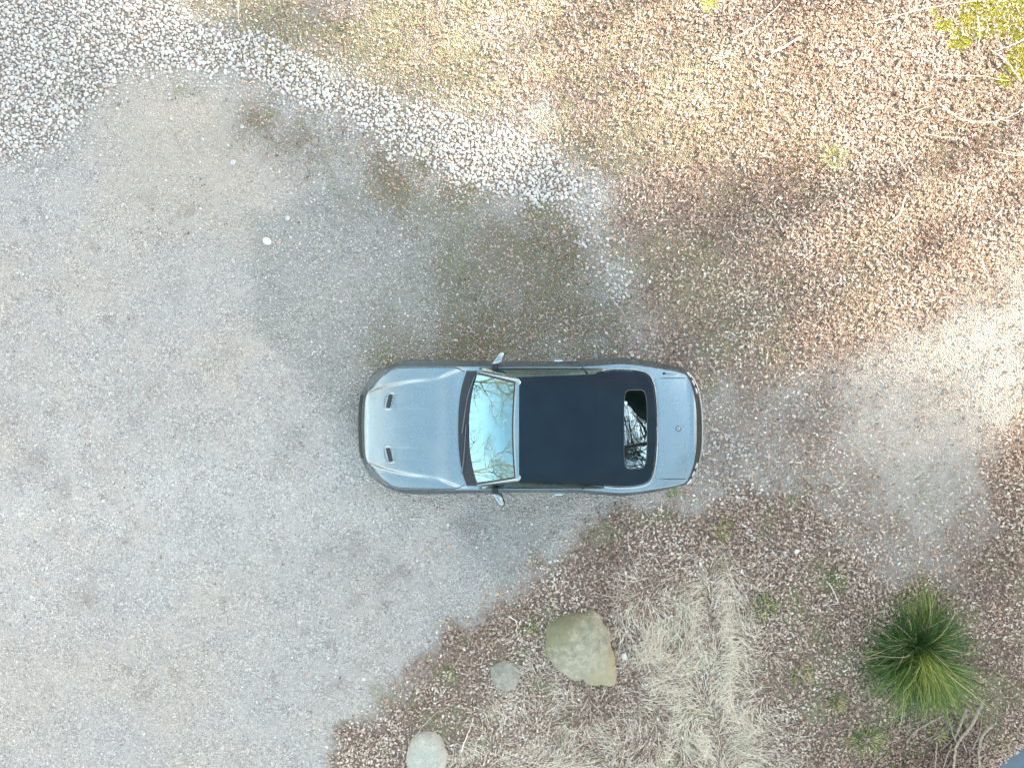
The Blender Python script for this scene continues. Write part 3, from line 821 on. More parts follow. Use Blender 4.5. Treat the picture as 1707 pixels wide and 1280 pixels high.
def tussock(px, py):
    rg = np.random.default_rng(77); cx, cy = W(px, py); Vs, Fs, T, o_ = [], [], [], 0
    for c in range(22):
        a0 = rg.uniform(0, 6.28); r0 = .36*math.sqrt(rg.random()); n = int(rg.uniform(110, 210))
        x = r0*math.cos(a0)+rg.normal(0, .055, n); y = r0*math.sin(a0)+rg.normal(0, .055, n)
        az = a0+rg.normal(0, .5)+rg.normal(0, .6, n)
        low = .95+.07*np.cos(az+1.5)+.06*np.cos(3*az+1)
        L = rg.uniform(.30, 1.02, n)*low*rg.uniform(.68, 1.12)
        L *= np.where(rg.random(n) < .12, 1.25, 1.0); lean = np.clip(.1+.95*r0/.36*rg.uniform(.7, 1.2)+rg.normal(0, .22, n), 0, 1.35)
        V, F, k = blades(x+cx, y+cy, L, rg.uniform(.005, .013, n), lean, az, rg.uniform(.3, 1.6, n), 7)
        t = np.clip(rg.normal(.32, .11)+.16*math.cos(a0+.9)+rg.normal(0, .16, n), 0, .92); t[rg.random(n) < .07] = 1
        Vs.append(V-np.array([cx, cy, 0])); Fs.append(F+o_); o_ += len(V); T.append(np.repeat(t, k))
    n = 900; a = rg.uniform(0, 6.28, n); q = .30*np.sqrt(rg.random(n))
    V, F, k = blades(cx+q*np.cos(a), cy+q*np.sin(a), rg.uniform(.15, .42, n), rg.uniform(.006, .013, n), rg.uniform(0, .9, n), rg.uniform(0, 6.28, n), rg.uniform(.2, 1.5, n), 5)
    Vs.append(V-np.array([cx, cy, 0])); Fs.append(np.concatenate([F[:, :]]) + o_); T.append(np.repeat(np.clip(rg.normal(.25, .15, n), 0, 1), k))
    o = fast_mesh('grass_tussock', np.concatenate(Vs), np.concatenate(Fs), M['tussock'], tint=np.concatenate(T)); o.location = (cx, cy, 0)
    tag(o, 'big dark green grass tussock with long arching blades', 'tussock')
tussock(1533, 1080)
TF = [(1445,1232,160,.14,.15,.36,'dark green tuft of grass below left of the big tussock',.35),
      (1393,1168,90,.09,.08,.22,'yellowish tuft beside a brown hollow left of the tussock',.62),
      (1274,1012,120,.12,.12,.26,'green tuft at the right edge of the straw',.45),
      (884,1043,80,.07,.07,.16,'small green tuft just left of the large boulder',.42),
      (1388,263,110,.12,.08,.22,'pale yellow green tuft alone in the brown leaf bed',.72),
      (1183,8,90,.10,.05,.15,'bright yellow green tuft at the top edge',.75),
      (1396,958,80,.10,.06,.16,'low green tuft on the green strip above the tussock',.4),
      (1205,882,70,.09,.06,.18,'yellow green tuft among leaves above the straw',.68),
      (747,1122,70,.08,.05,.14,'small green tuft in leaves left of the small round boulder',.42),
      (1562,1222,60,.06,.10,.2,'thin yellow green tuft between the dead branches',.65),
      (1335,1125,80,.12,.08,.2,'grey green tuft between straw and tussock',.55),
      (1120,820,50,.06,.05,.12,'tiny tuft by the rear wheel of the car',.5),
      (1510,1000,70,.09,.10,.24,'loose green tuft above the left side of the big tussock',.48)]
for i, (px, py, n, rad, l0, l1, lab, t) in enumerate(TF):
    tuft('grass_tuft', px, py, n, rad, l0, l1, .004, .008, M['tussock'], lab, t, .12, 10+i, 'grass tuft', 'small tufts of grass in the leaf litter')

# ------------------------------------------------------------------ trees round the place (bare ones mirror in the car's glass; unseen pines added for shade)
def bare_tree(x, y, h, seed, label, lean=(0,0), spread=1.0, mat=None, depth=4):
    rg = np.random.default_rng(seed)
    root = empty('bare_tree', (x, y, 0)); tag(root, label, 'tree', 'bare trees round the drive')
    trunk, limbs = [], []
    def grow(p, d, L, r, lv):
        n = 5 if lv else 9
        P = [np.array(p, float)]; dd = np.array(d, float)
        for i in range(n-1):
            dd = dd+rg.normal(0, .13 if lv else .05, 3); 
            if lv: dd[2] += .05
            dd /= np.linalg.norm(dd); P.append(P[-1]+dd*L/(n-1))
        P = np.array(P)
        (trunk if lv == 0 else limbs).append(tube_arrays(P, np.linspace(r, r*.5, n), 8 if lv == 0 else (5 if lv < 2 else 3)))
        if lv >= depth: return
        kids = [11, 7, 6, 4][lv]
        for c in range(kids):
            t = rg.uniform(.35 if lv == 0 else .25, 1.0); i = min(int(t*(n-1)), n-2)
            q = P[i]+(P[i+1]-P[i])*(t*(n-1)-i)
            base = P[i+1]-P[i]; base /= np.linalg.norm(base)
            s = rg.normal(size=3); s -= base*(s@base); s /= np.linalg.norm(s)
            ang = rg.uniform(.5, 1.0)*spread
            nd = base*math.cos(ang)+s*math.sin(ang)
            if nd[2] < -.1: nd[2] = abs(nd[2])
            grow(q, nd, L*(.62 if lv == 0 else .58)*rg.uniform(.7, 1.1), r*(.42 if lv == 0 else .5), lv+1)
    grow((0,0,-.1), (lean[0], lean[1], 1), h*.62, h*.013, 0)
    V, F = join(trunk); mesh_obj('trunk', V, F, mat or M['bark'], root)
    V, F = join(limbs); fast_mesh('crown', V, F, mat or M['bark'], parent=root, smooth=True)
M['bark_lit'] = simple('sunlit_bark', (.34,.27,.17), .85, noise=.25, nscale=8, bump=.4)  # lighter copy of the bark, with sunlight put into its base colour
bare_tree(-14.5, 4.6, 17, 21, 'bare tree west of the drive mirrored in the upper part of the windscreen', mat=M['bark_lit'])
bare_tree(-13.5, -7.4, 15, 22, 'bare tree south west of the drive mirrored in the lower corner of the windscreen', mat=M['bark_lit'])
bare_tree(-21, 11.5, 15, 23, 'distant bare tree behind the one mirrored in the windscreen', mat=M['bark_lit'])
bare_tree(10.8, -1.8, 15, 24, 'bare tree east of the car whose branches mirror in the rear window', lean=(-.12, .02), spread=1.15)
bare_tree(12.2, -4.3, 15, 27, 'bare tree east of the drive behind the car tail', lean=(-.12, -.06), spread=1.15)
bare_tree(12.5, -7.0, 14, 25, 'bare tree south east of the car by the water', lean=(-.1, .08), spread=1.1)
bare_tree(1.0, 12.5, 12, 26, 'bare tree north of the leaf bed beyond the photo', spread=1.0)

def shade_conifer(x, y, base, top, rad, seed, label):
    rg = np.random.default_rng(seed)
    root = empty('shade_pine', (x, y, 0)); tag(root, label, 'tree', 'unseen pines added to shade the drive')
    P = np.column_stack([rg.normal(0, .05, 12).cumsum(), rg.normal(0, .05, 12).cumsum(), np.linspace(-.2, top, 12)])
    V, F = tube_arrays(P, np.linspace(.15, .04, 12), 10); mesh_obj('trunk', V, F, M['bark'], root)
    n = 7000
    t = rg.random(n)**.9; z = base+(top-base)*t
    a = rg.uniform(0, 6.28, n); env = rad*(1-.6*t**2)*(.75+.35*np.sin(a*3+t*14+seed))
    r = env*np.sqrt(rg.uniform(.05, 1, n)); z = z-.18*r+rg.normal(0, .3, n)*(t < .12)*1.5
    pos = np.stack([r*np.cos(a), r*np.sin(a), z], 1)
    q = np.array([[-1,-.5,0],[1,-.5,.1],[1,.5,0],[-1,.5,-.1]]); Fq = np.array([[0,1,2,3]])
    s = rg.uniform(.14, .30, n); sc = np.stack([s, s, s], 1)
    V, F, k = instance(q, Fq, pos, sc, rot_mats(a, rg.normal(0, .6, n), rg.normal(.2, .5, n)))
    fast_mesh('crown', V, F, M['needle'], tint=np.repeat(rg.random(n), k), parent=root)
row0 = np.array([17.8, 8.0]); rd = np.array([.88, -.477])  # unseen row, placed so its raised crowns shade the lower left
names = ['northernmost', 'second from the north', 'third from the north', 'fourth from the north', 'fifth from the north', 'sixth from the north',
         'sixth from the south', 'fifth from the south', 'fourth from the south', 'third from the south', 'second from the south', 'southernmost']
for i, t in enumerate(np.linspace(-11, 17, 12)):
    p = row0+rd*t+np.array([.94, .34])*(1.4 if i % 2 else -.6)+rng.normal(0, .3, 2)
    shade_conifer(p[0], p[1], 10.0+(.7 if i % 2 else 0)+rng.uniform(-.5, .5), 18.5+rng.uniform(-1, 1), 3.2+rng.uniform(-.3,.5), 100+i, names[i]+' of the unseen pines added to shade the drive')

def far_woods():
    "the belt of leafless wood that closes the view on every side of the drive"
    rg = np.random.default_rng(5); n = 900
    a = rg.uniform(0, 6.28, n); d = rg.uniform(30, 46, n); x, y = d*np.cos(a), d*np.sin(a); h = rg.uniform(6, 13, n)
    parts = []
    for i in range(n):
        P = np.column_stack([x[i]+rg.normal(0, .12, 5).cumsum(), y[i]+rg.normal(0, .12, 5).cumsum(), np.linspace(-.5, h[i], 5)])
        parts.append(tube_arrays(P, np.linspace(.16, .03, 5), 4))
    V1, F1 = join(parts)
    m = 60000; k = rg.integers(0, n, m); t = rg.uniform(.05, 1, m)**.8
    L = rg.uniform(.5, 1.7, m); az = rg.uniform(0, 6.28, m)
    bx = x[k]+rg.normal(0, .8, m); by = y[k]+rg.normal(0, .8, m); bz = h[k]*t
    V2, F2, kk = blades(bx, by, L, rg.uniform(.03, .08, m), rg.uniform(.1, .9, m), az, rg.uniform(-.3, .3, m), 1, z0=bz)
    V = np.concatenate([V1, V2]); F = np.concatenate([F1, F2+len(V1)])
    o = fast_mesh('far_woods', V, F, M['wood_far']); tag(o, kind='stuff')
M['wood_far'] = simple('leafless_wood', (.20,.155,.115), .9, noise=.3, nscale=.5)
far_woods()

# ================================================================== THE CAR
CX, CY = .21, -.61
car = empty('parked_car', (CX, CY, 0))
tag(car, 'silver grey convertible with dark blue fabric top and two hood vents, parked on gravel', 'car')

def lx(px, z): return (px-853.5)*K*(CAM_H-z)-CX

def paint_mat():
    m, nt, b = new_mat('silver_grey_paint')
    b.inputs['Base Color'].default_value = (.25,.32,.35,1)
    b.inputs['Metallic'].default_value = .8
    b.inputs['Roughness'].default_value = .34
    b.inputs['Specular Tint'].default_value = (.08,.08,.09,1)
    b.inputs['Coat Weight'].default_value = .32
    b.inputs['Coat Roughness'].default_value = .03
    tc = N(nt, 'ShaderNodeTexCoord')
    n = N(nt, 'ShaderNodeTexNoise'); n.inputs['Scale'].default_value = 3.5; n.inputs['Detail'].default_value = 7
    nt.links.new(tc.outputs['Object'], n.inputs['Vector'])
    r = ramp(nt, [(.3, (.25,.25,.25)), (.7, (.30,.30,.30))]); nt.links.new(n.outputs['Fac'], r.inputs[0])
    nt.links.new(r.outputs[0], b.inputs['Roughness'])
    # a film of dust and pollen, dried in drops
    n2 = N(nt, 'ShaderNodeTexNoise'); n2.inputs['Scale'].default_value = 28; n2.inputs['Detail'].default_value = 5; nt.links.new(tc.outputs['Object'], n2.inputs['Vector'])
    f = math_n(nt, 'ADD', math_n(nt, 'MULTIPLY', n.outputs['Fac'], .7), math_n(nt, 'MULTIPLY', n2.outputs['Fac'], .5))
    dr = ramp(nt, [(.5, (.278,.335,.360)), (.85, (.31,.358,.374))]); nt.links.new(f, dr.inputs[0]); nt.links.new(dr.outputs[0], b.inputs['Base Color'])
    return m
def glass_mat(name, tint, refl, rough=.02):
    m, nt, b = new_mat(name); L = nt.links
    nt.nodes.remove(b)
    g = N(nt, 'ShaderNodeBsdfGlossy'); g.inputs['Roughness'].default_value = rough; g.inputs['Color'].default_value = (*tint, 1)
    t = N(nt, 'ShaderNodeBsdfTransparent'); t.inputs['Color'].default_value = (.42,.60,.62,1)
    lw = N(nt, 'ShaderNodeLayerWeight'); lw.inputs['Blend'].default_value = .3
    f = math_n(nt, 'ADD', math_n(nt, 'MULTIPLY', lw.outputs['Fresnel'], .6), refl, True)
    mx = N(nt, 'ShaderNodeMixShader'); L.new(f, mx.inputs[0]); L.new(t.outputs[0], mx.inputs[1]); L.new(g.outputs[0], mx.inputs[2])
    L.new(mx.outputs[0], nt.nodes['Material Output'].inputs[0])
    return m
def fabric_mat():
    m, nt, b = new_mat('dark_blue_canvas'); L = nt.links
    tc = N(nt, 'ShaderNodeTexCoord')
    n = N(nt, 'ShaderNodeTexNoise'); n.inputs['Scale'].default_value = 2.5; n.inputs['Detail'].default_value = 8; L.new(tc.outputs['Object'], n.inputs['Vector'])
    r = ramp(nt, [(.3, (.0055,.0145,.024)), (.7, (.009,.021,.033))]); L.new(n.outputs['Fac'], r.inputs[0])
    L.new(r.outputs[0], b.inputs['Base Color'])
    b.inputs['Roughness'].default_value = .8; b.inputs['Specular IOR Level'].default_value = .16
    w = N(nt, 'ShaderNodeTexNoise'); w.inputs['Scale'].default_value = 450; L.new(tc.outputs['Object'], w.inputs['Vector'])
    bp = N(nt, 'ShaderNodeBump'); bp.inputs['Strength'].default_value = .25; bp.inputs['Distance'].default_value = .002
    L.new(w.outputs['Fac'], bp.inputs['Height']); L.new(bp.outputs[0], b.inputs['Normal'])
    return m
M['paint'] = paint_mat()
M['wglass'] = glass_mat('windscreen_glass', (.50,.86,1.0), .26)
M['rglass'] = glass_mat('rear_glass', (.45,.68,.78), .26)
M['sglass'] = glass_mat('side_glass', (.45,.55,.52), .35)
M['fabric'] = fabric_mat()
M['black'] = simple('black_plastic', (.018,.02,.024), .45, noise=.2)
M['gloss_black'] = simple('gloss_black_plastic', (.012,.013,.016), .1, coat=1)
M['rubber'] = simple('tyre_rubber', (.022,.022,.024), .8, noise=.2)
M['alloy'] = simple('alloy_rim', (.45,.46,.48), .3, metal=1)
M['chrome'] = simple('chrome_trim', (.75,.76,.78), .12, metal=1)
M['lamp'] = simple('headlamp_lens', (.10,.11,.12), .06, coat=1)
M['lamp_glint'] = simple('tail_lens_glint', (.62,.58,.58), .08, coat=1, spec=1)  # tail lamp lenses whitened: their bright highlights are put into the colour
M['seat'] = simple('grey_leather', (.25,.26,.27), .5, noise=.1)
M['dash'] = simple('dash_grey', (.30,.34,.37), .6, noise=.06)
M['wiper'] = simple('wiper_metal', (.10,.10,.11), .35, coat=.5)
M['badge'] = simple('badge_metal', (.30,.33,.35), .25, metal=1)
M['mirror'] = simple('mirror_glass', (.9,.92,.93), .02, metal=1)

# plan outlines (half), read at the crest of the fenders and at the widest line
cr = [(607,0,.715),(607.3,.12,.715),(607.8,.24,.716),(608.8,.37,.718),(612,.475,.725),(618,.545,.740),(627,.62,.76),(636,.70,.79),(644,.765,.81),(653,.818,.825),(665,.843,.84),(690,.85,.87),(730,.85,.90),(780,.848,.935),(840,.845,.95),
      (900,.845,.955),(950,.845,.96),(985,.855,.97),(1033,.88,.99),(1060,.865,.995),(1090,.83,.995),(1121,.79,.99),(1135,.762,.985),(1143,.735,.985),(1148.5,.67,1.0),(1153,.58,1.012),(1157,.45,1.02),(1160,.28,1.024),(1161,.12,1.026),(1161.2,0,1.026)]
wd_ = [(597.5,0),(597.7,.14),(598.4,.28),(600.3,.40),(603.2,.48),(608,.555),(614.5,.635),(624,.735),(635,.815),(647,.872),(666,.93),(692,.956),(735,.955),(785,.942),(840,.93),
      (900,.925),(950,.932),(985,.955),(1033,.983),(1060,.962),(1092,.925),(1124,.86),(1139,.82),(1148,.78),(1155,.71),(1161.5,.61),(1166.5,.47),(1170.3,.29),(1171.6,.12),(1171.8,0)]
ti = np.arange(len(cr)); NS = 291
tt = np.linspace(0, len(cr)-1, NS)
Cx = np.array([lx(p, z) for p, _, z in cr]); Cy = np.array([c[1] for c in cr]); Cz = np.array([c[2] for c in cr])
Wx = np.array([lx(p, .46 if i < 8 else (.82 if i > 22 else .62)) for i, (p, _) in enumerate(wd_)]); Wy = np.array([c[1] for c in wd_])
cX, cY, cZ = pchip(ti, Cx)(tt), pchip(ti, Cy)(tt), pchip(ti, Cz)(tt)
wX, wY = pchip(ti, Wx)(tt), pchip(ti, Wy)(tt)
cX = np.maximum.accumulate(cX+np.arange(NS)*1e-6)
NOSE, TAIL = cX[0], cX[-1]

centre = pchip([NOSE, NOSE+.06, NOSE+.2, -1.7, -1.2, -.83, -.3, 1.5, 1.75, 2.1, TAIL-.05, TAIL], [.715,.737,.785,.885,.955,.99,.99,1.0,1.015,1.035,1.037,1.027])
yw = lambda x: np.interp(x, cX, cY)
ez = lambda x: np.interp(x, cX, cZ)
crx = [lx(p, .85) for p in (613, 646, 689, 724, 751, 772, 790)]
crease_y = pchip(crx, [.478, .562, .625, .655, .735, .792, .83])
crease_d = pchip([NOSE]+crx+[0], [.0, .018, .022, .016, .005, .018, .010, 0, 0])
def H(x, y):
    "height of the upper skin"
    x = np.asarray(x, float); y = np.abs(np.asarray(y, float))
    w = np.maximum(yw(x), 1e-4); t = np.clip(y/w, 0, 1)
    zc, ze = centre(x), ez(x)
    z = ze+(zc-ze)*(1-t**2.4)
    front = x < -.6
    cy_ = crease_y(x); d = crease_d(x)
    f = np.where(front & (x < crx[-1]), d*(1-sstep(0, .045, y-cy_)) - d*.6*np.exp(-((y-cy_-.06)/.05)**2), 0)
    f = np.where(t > .97, f*(1-t)/.03, f)
    z = z+f
    # faint creases running back from the vents
    for yy, s in ((.27, 1), (.47, -1)):
        a = sstep(lx(655, .9), lx(662, .9), x)*(1-sstep(lx(680, .9), lx(725, .9), x))
        z = z - .006*a*sstep(-.012, .012, s*(y-yy))*np.exp(-np.maximum(0, s*(y-yy))/.09)
    return z

def grid_obj(name, G, mat, parent, flip=False, thick=0, mi=None, mats=None):
    n, m_ = G.shape[:2]; idx = np.arange(n*m_).reshape(n, m_)
    F = np.stack([idx[:-1,:-1].ravel(), idx[1:,:-1].ravel(), idx[1:,1:].ravel(), idx[:-1,1:].ravel()], 1)
    if flip: F = F[:, ::-1]
    o = mesh_obj(name, G.reshape(-1, 3), F, mats or mat, parent, mi=mi)
    o.data.set_sharp_from_angle(angle=R(38))
    if thick:
        sm_ = o.modifiers.new('solid', 'SOLIDIFY'); sm_.thickness = thick; sm_.offset = -1
    return o

def side_pt(f, z, inset=0.0):
    "ring of the half outline at blend f between crest and widest"
    x = cX+(wX-cX)*f; y = cY+(wY-cY)*f
    if inset:
        s = 1-inset/.95; x = x*(1-inset/2.4); y = y*s
    return x, y, z
LV = []
wt_ = sstep(21.0, 23.5, tt); wn_ = 1-sstep(2.5, 9, tt)
zW = .62-.16*wn_+.0*wt_
for f_side, q_side, f_tail, dz_tail in ((0,0,0,0),(.06,.05,.10,.012),(.24,.25,.42,.085),(.60,.60,.72,.150),(1.0,1.0,.97,.165),(1.0,1.16,1.0,.22)):
    f_ = f_side*(1-wt_)+f_tail*wt_
    x_, y_, _ = side_pt(f_, 0)
    LV.append((x_, y_, (cZ-(cZ-zW)*q_side)*(1-wt_)+(cZ-dz_tail)*wt_))
x_, y_, _ = side_pt(1.0, 0, .02); LV.append((x_, y_, .43+0*cZ-.04*wn_))
x_, y_, _ = side_pt(1.0, 0, .035); LV.append((x_, y_, .30+0*cZ))
x_, y_, _ = side_pt(1.0, 0, .10); LV.append((x_, y_, .19+0*cZ))
side = np.array([[(a[0][i], a[1][i], a[2][i]) for i in range(NS)] for a in LV]).transpose(1, 0, 2)   # (NS, levels, 3)
# refine the levels with a spline
NL = 33
lt = np.linspace(0, len(LV)-1, NL)
side_f = np.zeros((NS, NL, 3))
for i in range(NS):
    for k in range(3):
        side_f[i, :, k] = pchip(np.arange(len(LV)), side[i, :, k])(lt)
for wx_ in (-1.44, 1.29):                                # wheel arches
    dx_ = side_f[..., 0]-wx_
    arch = .345+np.sqrt(np.maximum(0, .385**2-dx_**2))
    side_f[..., 2] = np.where(np.abs(dx_) < .385, np.maximum(side_f[..., 2], np.minimum(arch, .595+.002*np.arange(NL)[::-1][None]/NL)), side_f[..., 2])
def mir(G): 
    G2 = G.copy(); G2[..., 1] *= -1; return G2

# body: upper skin + both sides + floor in one skin
def build_body():
    vs, fs, mi = [], [], []
    def add(G, flip, m=0):
        n, m_ = G.shape[:2]; idx = np.arange(n*m_).reshape(n, m_)+sum(len(v) for v in vs)
        F = np.stack([idx[:-1,:-1].ravel(), idx[1:,:-1].ravel(), idx[1:,1:].ravel(), idx[:-1,1:].ravel()], 1)
        if flip: F = F[:, ::-1]
        vs.append(G.reshape(-1, 3)); fs.append(F); mi.extend([m]*len(F))
    uu = np.linspace(-1, 1, 121); uu = np.sign(uu)*(1-(1-np.abs(uu))**1.15)
    X = np.repeat(cX[:, None], len(uu), 1); Y = cY[:, None]*uu[None]
    G = np.stack([X, Y, H(X, Y)-.004], 2); G[:, 0, 2] = cZ; G[:, -1, 2] = cZ
    # open the skin where the cabin is
    n, m_ = G.shape[:2]
    idx = np.arange(n*m_).reshape(n, m_)
    F = np.stack([idx[:-1,:-1].ravel(), idx[1:,:-1].ravel(), idx[1:,1:].ravel(), idx[:-1,1:].ravel()], 1)
    cxm = (X[:-1,:-1]+X[1:,1:]).ravel()/2; cym = (Y[:-1,:-1]+Y[1:,1:]).ravel()/2
    hole = (cxm > -.68) & (cxm < 1.25) & (np.abs(cym) < .70)
    vs.append(G.reshape(-1, 3)); fs.append(F[~hole]); mi.extend([0]*int((~hole).sum()))
    add(side_f, True); add(mir(side_f), False)
    fl = np.stack([side_f[:, -1], mir(side_f[:, -1:])[:, 0]], 1); add(fl, True, 1)
    V = np.concatenate(vs); F = np.concatenate(fs)
    return mesh_obj('body', V, F, [M['paint'], M['black']], car, mi=mi)
body = build_body()

def hpatch(name, xs, ylo, yhi, off, mat, parent, nv=40, edge=.012):
    "a raised panel on the upper skin between two plan curves, its rim turned down"
    xs = np.asarray(xs); u = np.linspace(0, 1, nv)
    Y = ylo[:, None]+(yhi-ylo)[:, None]*u[None]; X = np.repeat(xs[:, None], nv, 1)
    Z = H(X, Y)+off
    # rims
    X = np.pad(X, 1, mode='edge'); Y = np.pad(Y, 1, mode='edge'); Z = np.pad(Z, 1, mode='edge')
    Z[0] -= edge; Z[-1] -= edge; Z[:, 0] -= edge; Z[:, -1] -= edge
    return grid_obj(name, np.stack([X, Y, Z], 2), mat, parent)

def line_on(name, pts, w, off, mat, parent, f=H, n=None):
    "a narrow strip laid on the upper skin along a plan polyline"
    P = smooth_path(pts, n or max(20, 12*len(pts))); T = np.gradient(P, axis=0); T /= np.linalg.norm(T, axis=1)[:, None]
    Nn = np.stack([-T[:,1], T[:,0]], 1)
    a = P+Nn*w/2; b = P-Nn*w/2
    G = np.stack([np.column_stack([a, f(a[:,0], a[:,1])+off]), np.column_stack([b, f(b[:,0], b[:,1])+off])], 1)
    return G

# hood: wide panel from the nose to the cowl
hx0, hx1 = NOSE+.025, -.80
hxs = np.concatenate([np.linspace(hx0, hx0+.1, 16), np.linspace(hx0+.105, hx1, 110)])
hw = yw(hxs)-.018
hw_rear = pchip([-2.3, -1.0, -.92, -.86, -.80], [1.0, 1.0, .965, .93, .885])(hxs)
hw = hw*hw_rear
cowl_front = lambda y: lx(764, .98)+.11*(np.abs(y)/.78)**2.6     # front edge of the black cowl
def build_hood():
    nv = 121; u = np.linspace(-1, 1, nv)
    Y = hw[:, None]*u[None]; X = np.repeat(hxs[:, None], nv, 1)
    # pull the rear rows to follow the curved cowl edge
    t = sstep(-1.3, hx1, hxs)[:, None]
    X = X+(cowl_front(Y)-.015-hx1)*t
    Z = H(X, Y)+.003
    X = np.pad(X, 1, mode='edge'); Y = np.pad(Y, 1, mode='edge'); Z = np.pad(Z, 1, mode='edge')
    Z[0] -= .010; Z[-1] -= .012; Z[:, 0] -= .010; Z[:, -1] -= .010
    return grid_obj('hood', np.stack([X, Y, Z], 2), M['paint'], car)
hood = build_hood()

def seam(pts_list, name='seam', parent=None, w=.009, off=.0015, mat=None):
    for p in pts_list:
        grid_obj(name, line_on('', p, w, off, None, None), mat or M['black'], parent or body)
sl = []
for s in (1, -1):
    k = (hxs > -2.0) & (hxs < -.83)
    sl.append([(a, s*(b+.006)) for a, b in zip(hxs[k][::6], hw[k][::6])])
    sl.append([(lx(1095, 1.02)-.02, s*.665), (lx(1100, 1.02), s*.682), (lx(1115, 1.02), s*.69), (lx(1143, 1.0), s*.69)])
seam(sl, 'panel_gap', body)

# hood vents
for s in (1, -1):
    def P(px, off): return (lx(px, .88), s*off)
    bez = [P(650.5,.492), P(656.5,.488), P(658.5,.47), P(652.5,.262), P(650,.248), P(642,.25), P(638.5,.27), P(640,.40), P(645,.475)]
    slot = [P(649.5,.478), P(654,.476), P(655.5,.462), P(650.5,.272), P(648.5,.264), P(643,.268), P(642.3,.282), P(647.5,.465)]
    def slab(name, poly, off, mat, parent, drop=.02):
        n = len(poly); c = np.mean(poly, 0)
        rings = [(1.0, -drop), (1.0, off*.3), (.84, off+.004)]
        V = []
        for sc_, o_ in rings:
            for a, b in poly:
                xx, yy = c[0]+(a-c[0])*sc_, c[1]+(b-c[1])*sc_
                V.append((xx, yy, float(H(xx, yy))+o_))
        F = []
        for r_ in range(2):
            for j in range(n):
                q = [r_*n+j, r_*n+(j+1) % n, (r_+1)*n+(j+1) % n, (r_+1)*n+j]
                F.append(q if s < 0 else q[::-1])
        top = [2*n+j for j in range(n)]; F.append(top if s < 0 else top[::-1])
        return mesh_obj(name, V, F, mat, parent, smooth=False)
    vb = slab('hood_vent', bez, .012, M['paint'], car)
    slab('vent_opening', slot, .0185, M['black'], vb, .0)

# cowl
def build_cowl():
    yv = np.linspace(-.79, .79, 61)
    xf = cowl_front(yv); xb = lx(777, .98)+.135*(np.abs(yv)/.78)**2.2+.03
    G = np.zeros((6, 61, 3))
    for i, t in enumerate(np.linspace(0, 1, 6)):
        x = xf+(xb-xf)*t; z = H(x, yv)+.004+.006*t
        G[i] = np.stack([x, yv, z], 1)
    return grid_obj('cowl_panel', G, M['black'], car)
build_cowl()

# windscreen: glass, painted surround
def ws_pt(u, v):
    "u -1..1 across, v 0 bottom .. 1 top"
    au = np.abs(u)
    xb = -.825+.125*au**2.2; xt = -.195+.03*au**2
    yb = .775*u; yt = .640*u
    zb = .985-.03*au**2; zt = 1.335-.035*au**2
    x = xb+(xt-xb)*v; y = yb+(yt-yb)*v; z = zb+(zt-zb)*v+.028*np.sin(np.pi*v)*(1-.3*au)
    return x, y, z
U, Vv = np.meshgrid(np.linspace(-1, 1, 61), np.linspace(0, 1, 31), indexing='ij')
# rounded upper corners: pull the glass edge in
uu_ = U*(1-.05*sstep(.8, 1, Vv)**2)
X, Y, Z = ws_pt(uu_, Vv)
G = np.stack([X, Y, Z+.002], 2)
windscreen = grid_obj('windscreen', G, M['wglass'], car)
# black printed border of the glass
def border():
    parts = []
    for u0, u1, v0, v1 in ((-1.0, -.965, 0, 1), (.965, 1.0, 0, 1), (-1, 1, .0, .035), (-.97, .97, .975, 1.0)):
        a, b = np.meshgrid(np.linspace(u0, u1, 3 if abs(u1-u0) < .1 else 61), np.linspace(v0, v1, 31 if v1-v0 > .5 else 3), indexing='ij')
        x, y, z = ws_pt(a, b); g = np.stack([x, y, z+.0045], 2); n, m_ = g.shape[:2]; idx = np.arange(n*m_).reshape(n, m_)
        parts.append((g.reshape(-1, 3), np.stack([idx[:-1,:-1].ravel(), idx[1:,:-1].ravel(), idx[1:,1:].ravel(), idx[:-1,1:].ravel()], 1)))
    V, F = join(parts); return mesh_obj('windscreen_seal', V, F, M['black'], windscreen)
border()
def build_frame():
    parts = []
    # path round the glass: bottom left, up the pillar, header, down
    def strip(inner, outer, drop):
        n = len(inner); mid = (inner+outer)/2; mid[:, 2] += .005
        low = outer.copy(); low[:, 2] -= drop
        inn = inner.copy(); inn[:, 2] -= .01
        G = np.stack([inn, inner, mid, outer, low], 1); idx = np.arange(n*5).reshape(n, 5)
        return G.reshape(-1, 3), np.stack([idx[:-1,:-1].ravel(), idx[1:,:-1].ravel(), idx[1:,1:].ravel(), idx[:-1,1:].ravel()], 1)
    path = [(-1, v) for v in np.linspace(0, 1, 24)]+[(u, 1) for u in np.linspace(-1, 1, 50)[1:-1]]+[(1, v) for v in np.linspace(1, 0, 24)]
    inner = []; outer = []
    for i, (u, v) in enumerate(path):
        x, y, z = ws_pt(np.array(u), np.array(v)); 
        # rounding of the upper corners
        cr_ = max(0, (abs(u)-.90)/.10) if v == 1 else 0
        inner.append((float(x)-.02*0, float(y), float(z)+.004))
        if abs(u) == 1:
            w = .022+.026*v
            outer.append((float(x)+.015+.03*v, float(y)+math.copysign(w, u), float(z)-.012))
        else:
            k = abs(u)
            outer.append((float(x)+.092-.03*max(0, k-.9)/.1, float(y)*(1.0+.075*k**2), float(z)+.020-.026*k**4))
    V, F = strip(np.array(inner), np.array(outer), .03)
    return mesh_obj('windscreen_frame', V, F, M['paint'], car)
wf = build_frame()
wf.modifiers.new('sub', 'SUBSURF').render_levels = 1

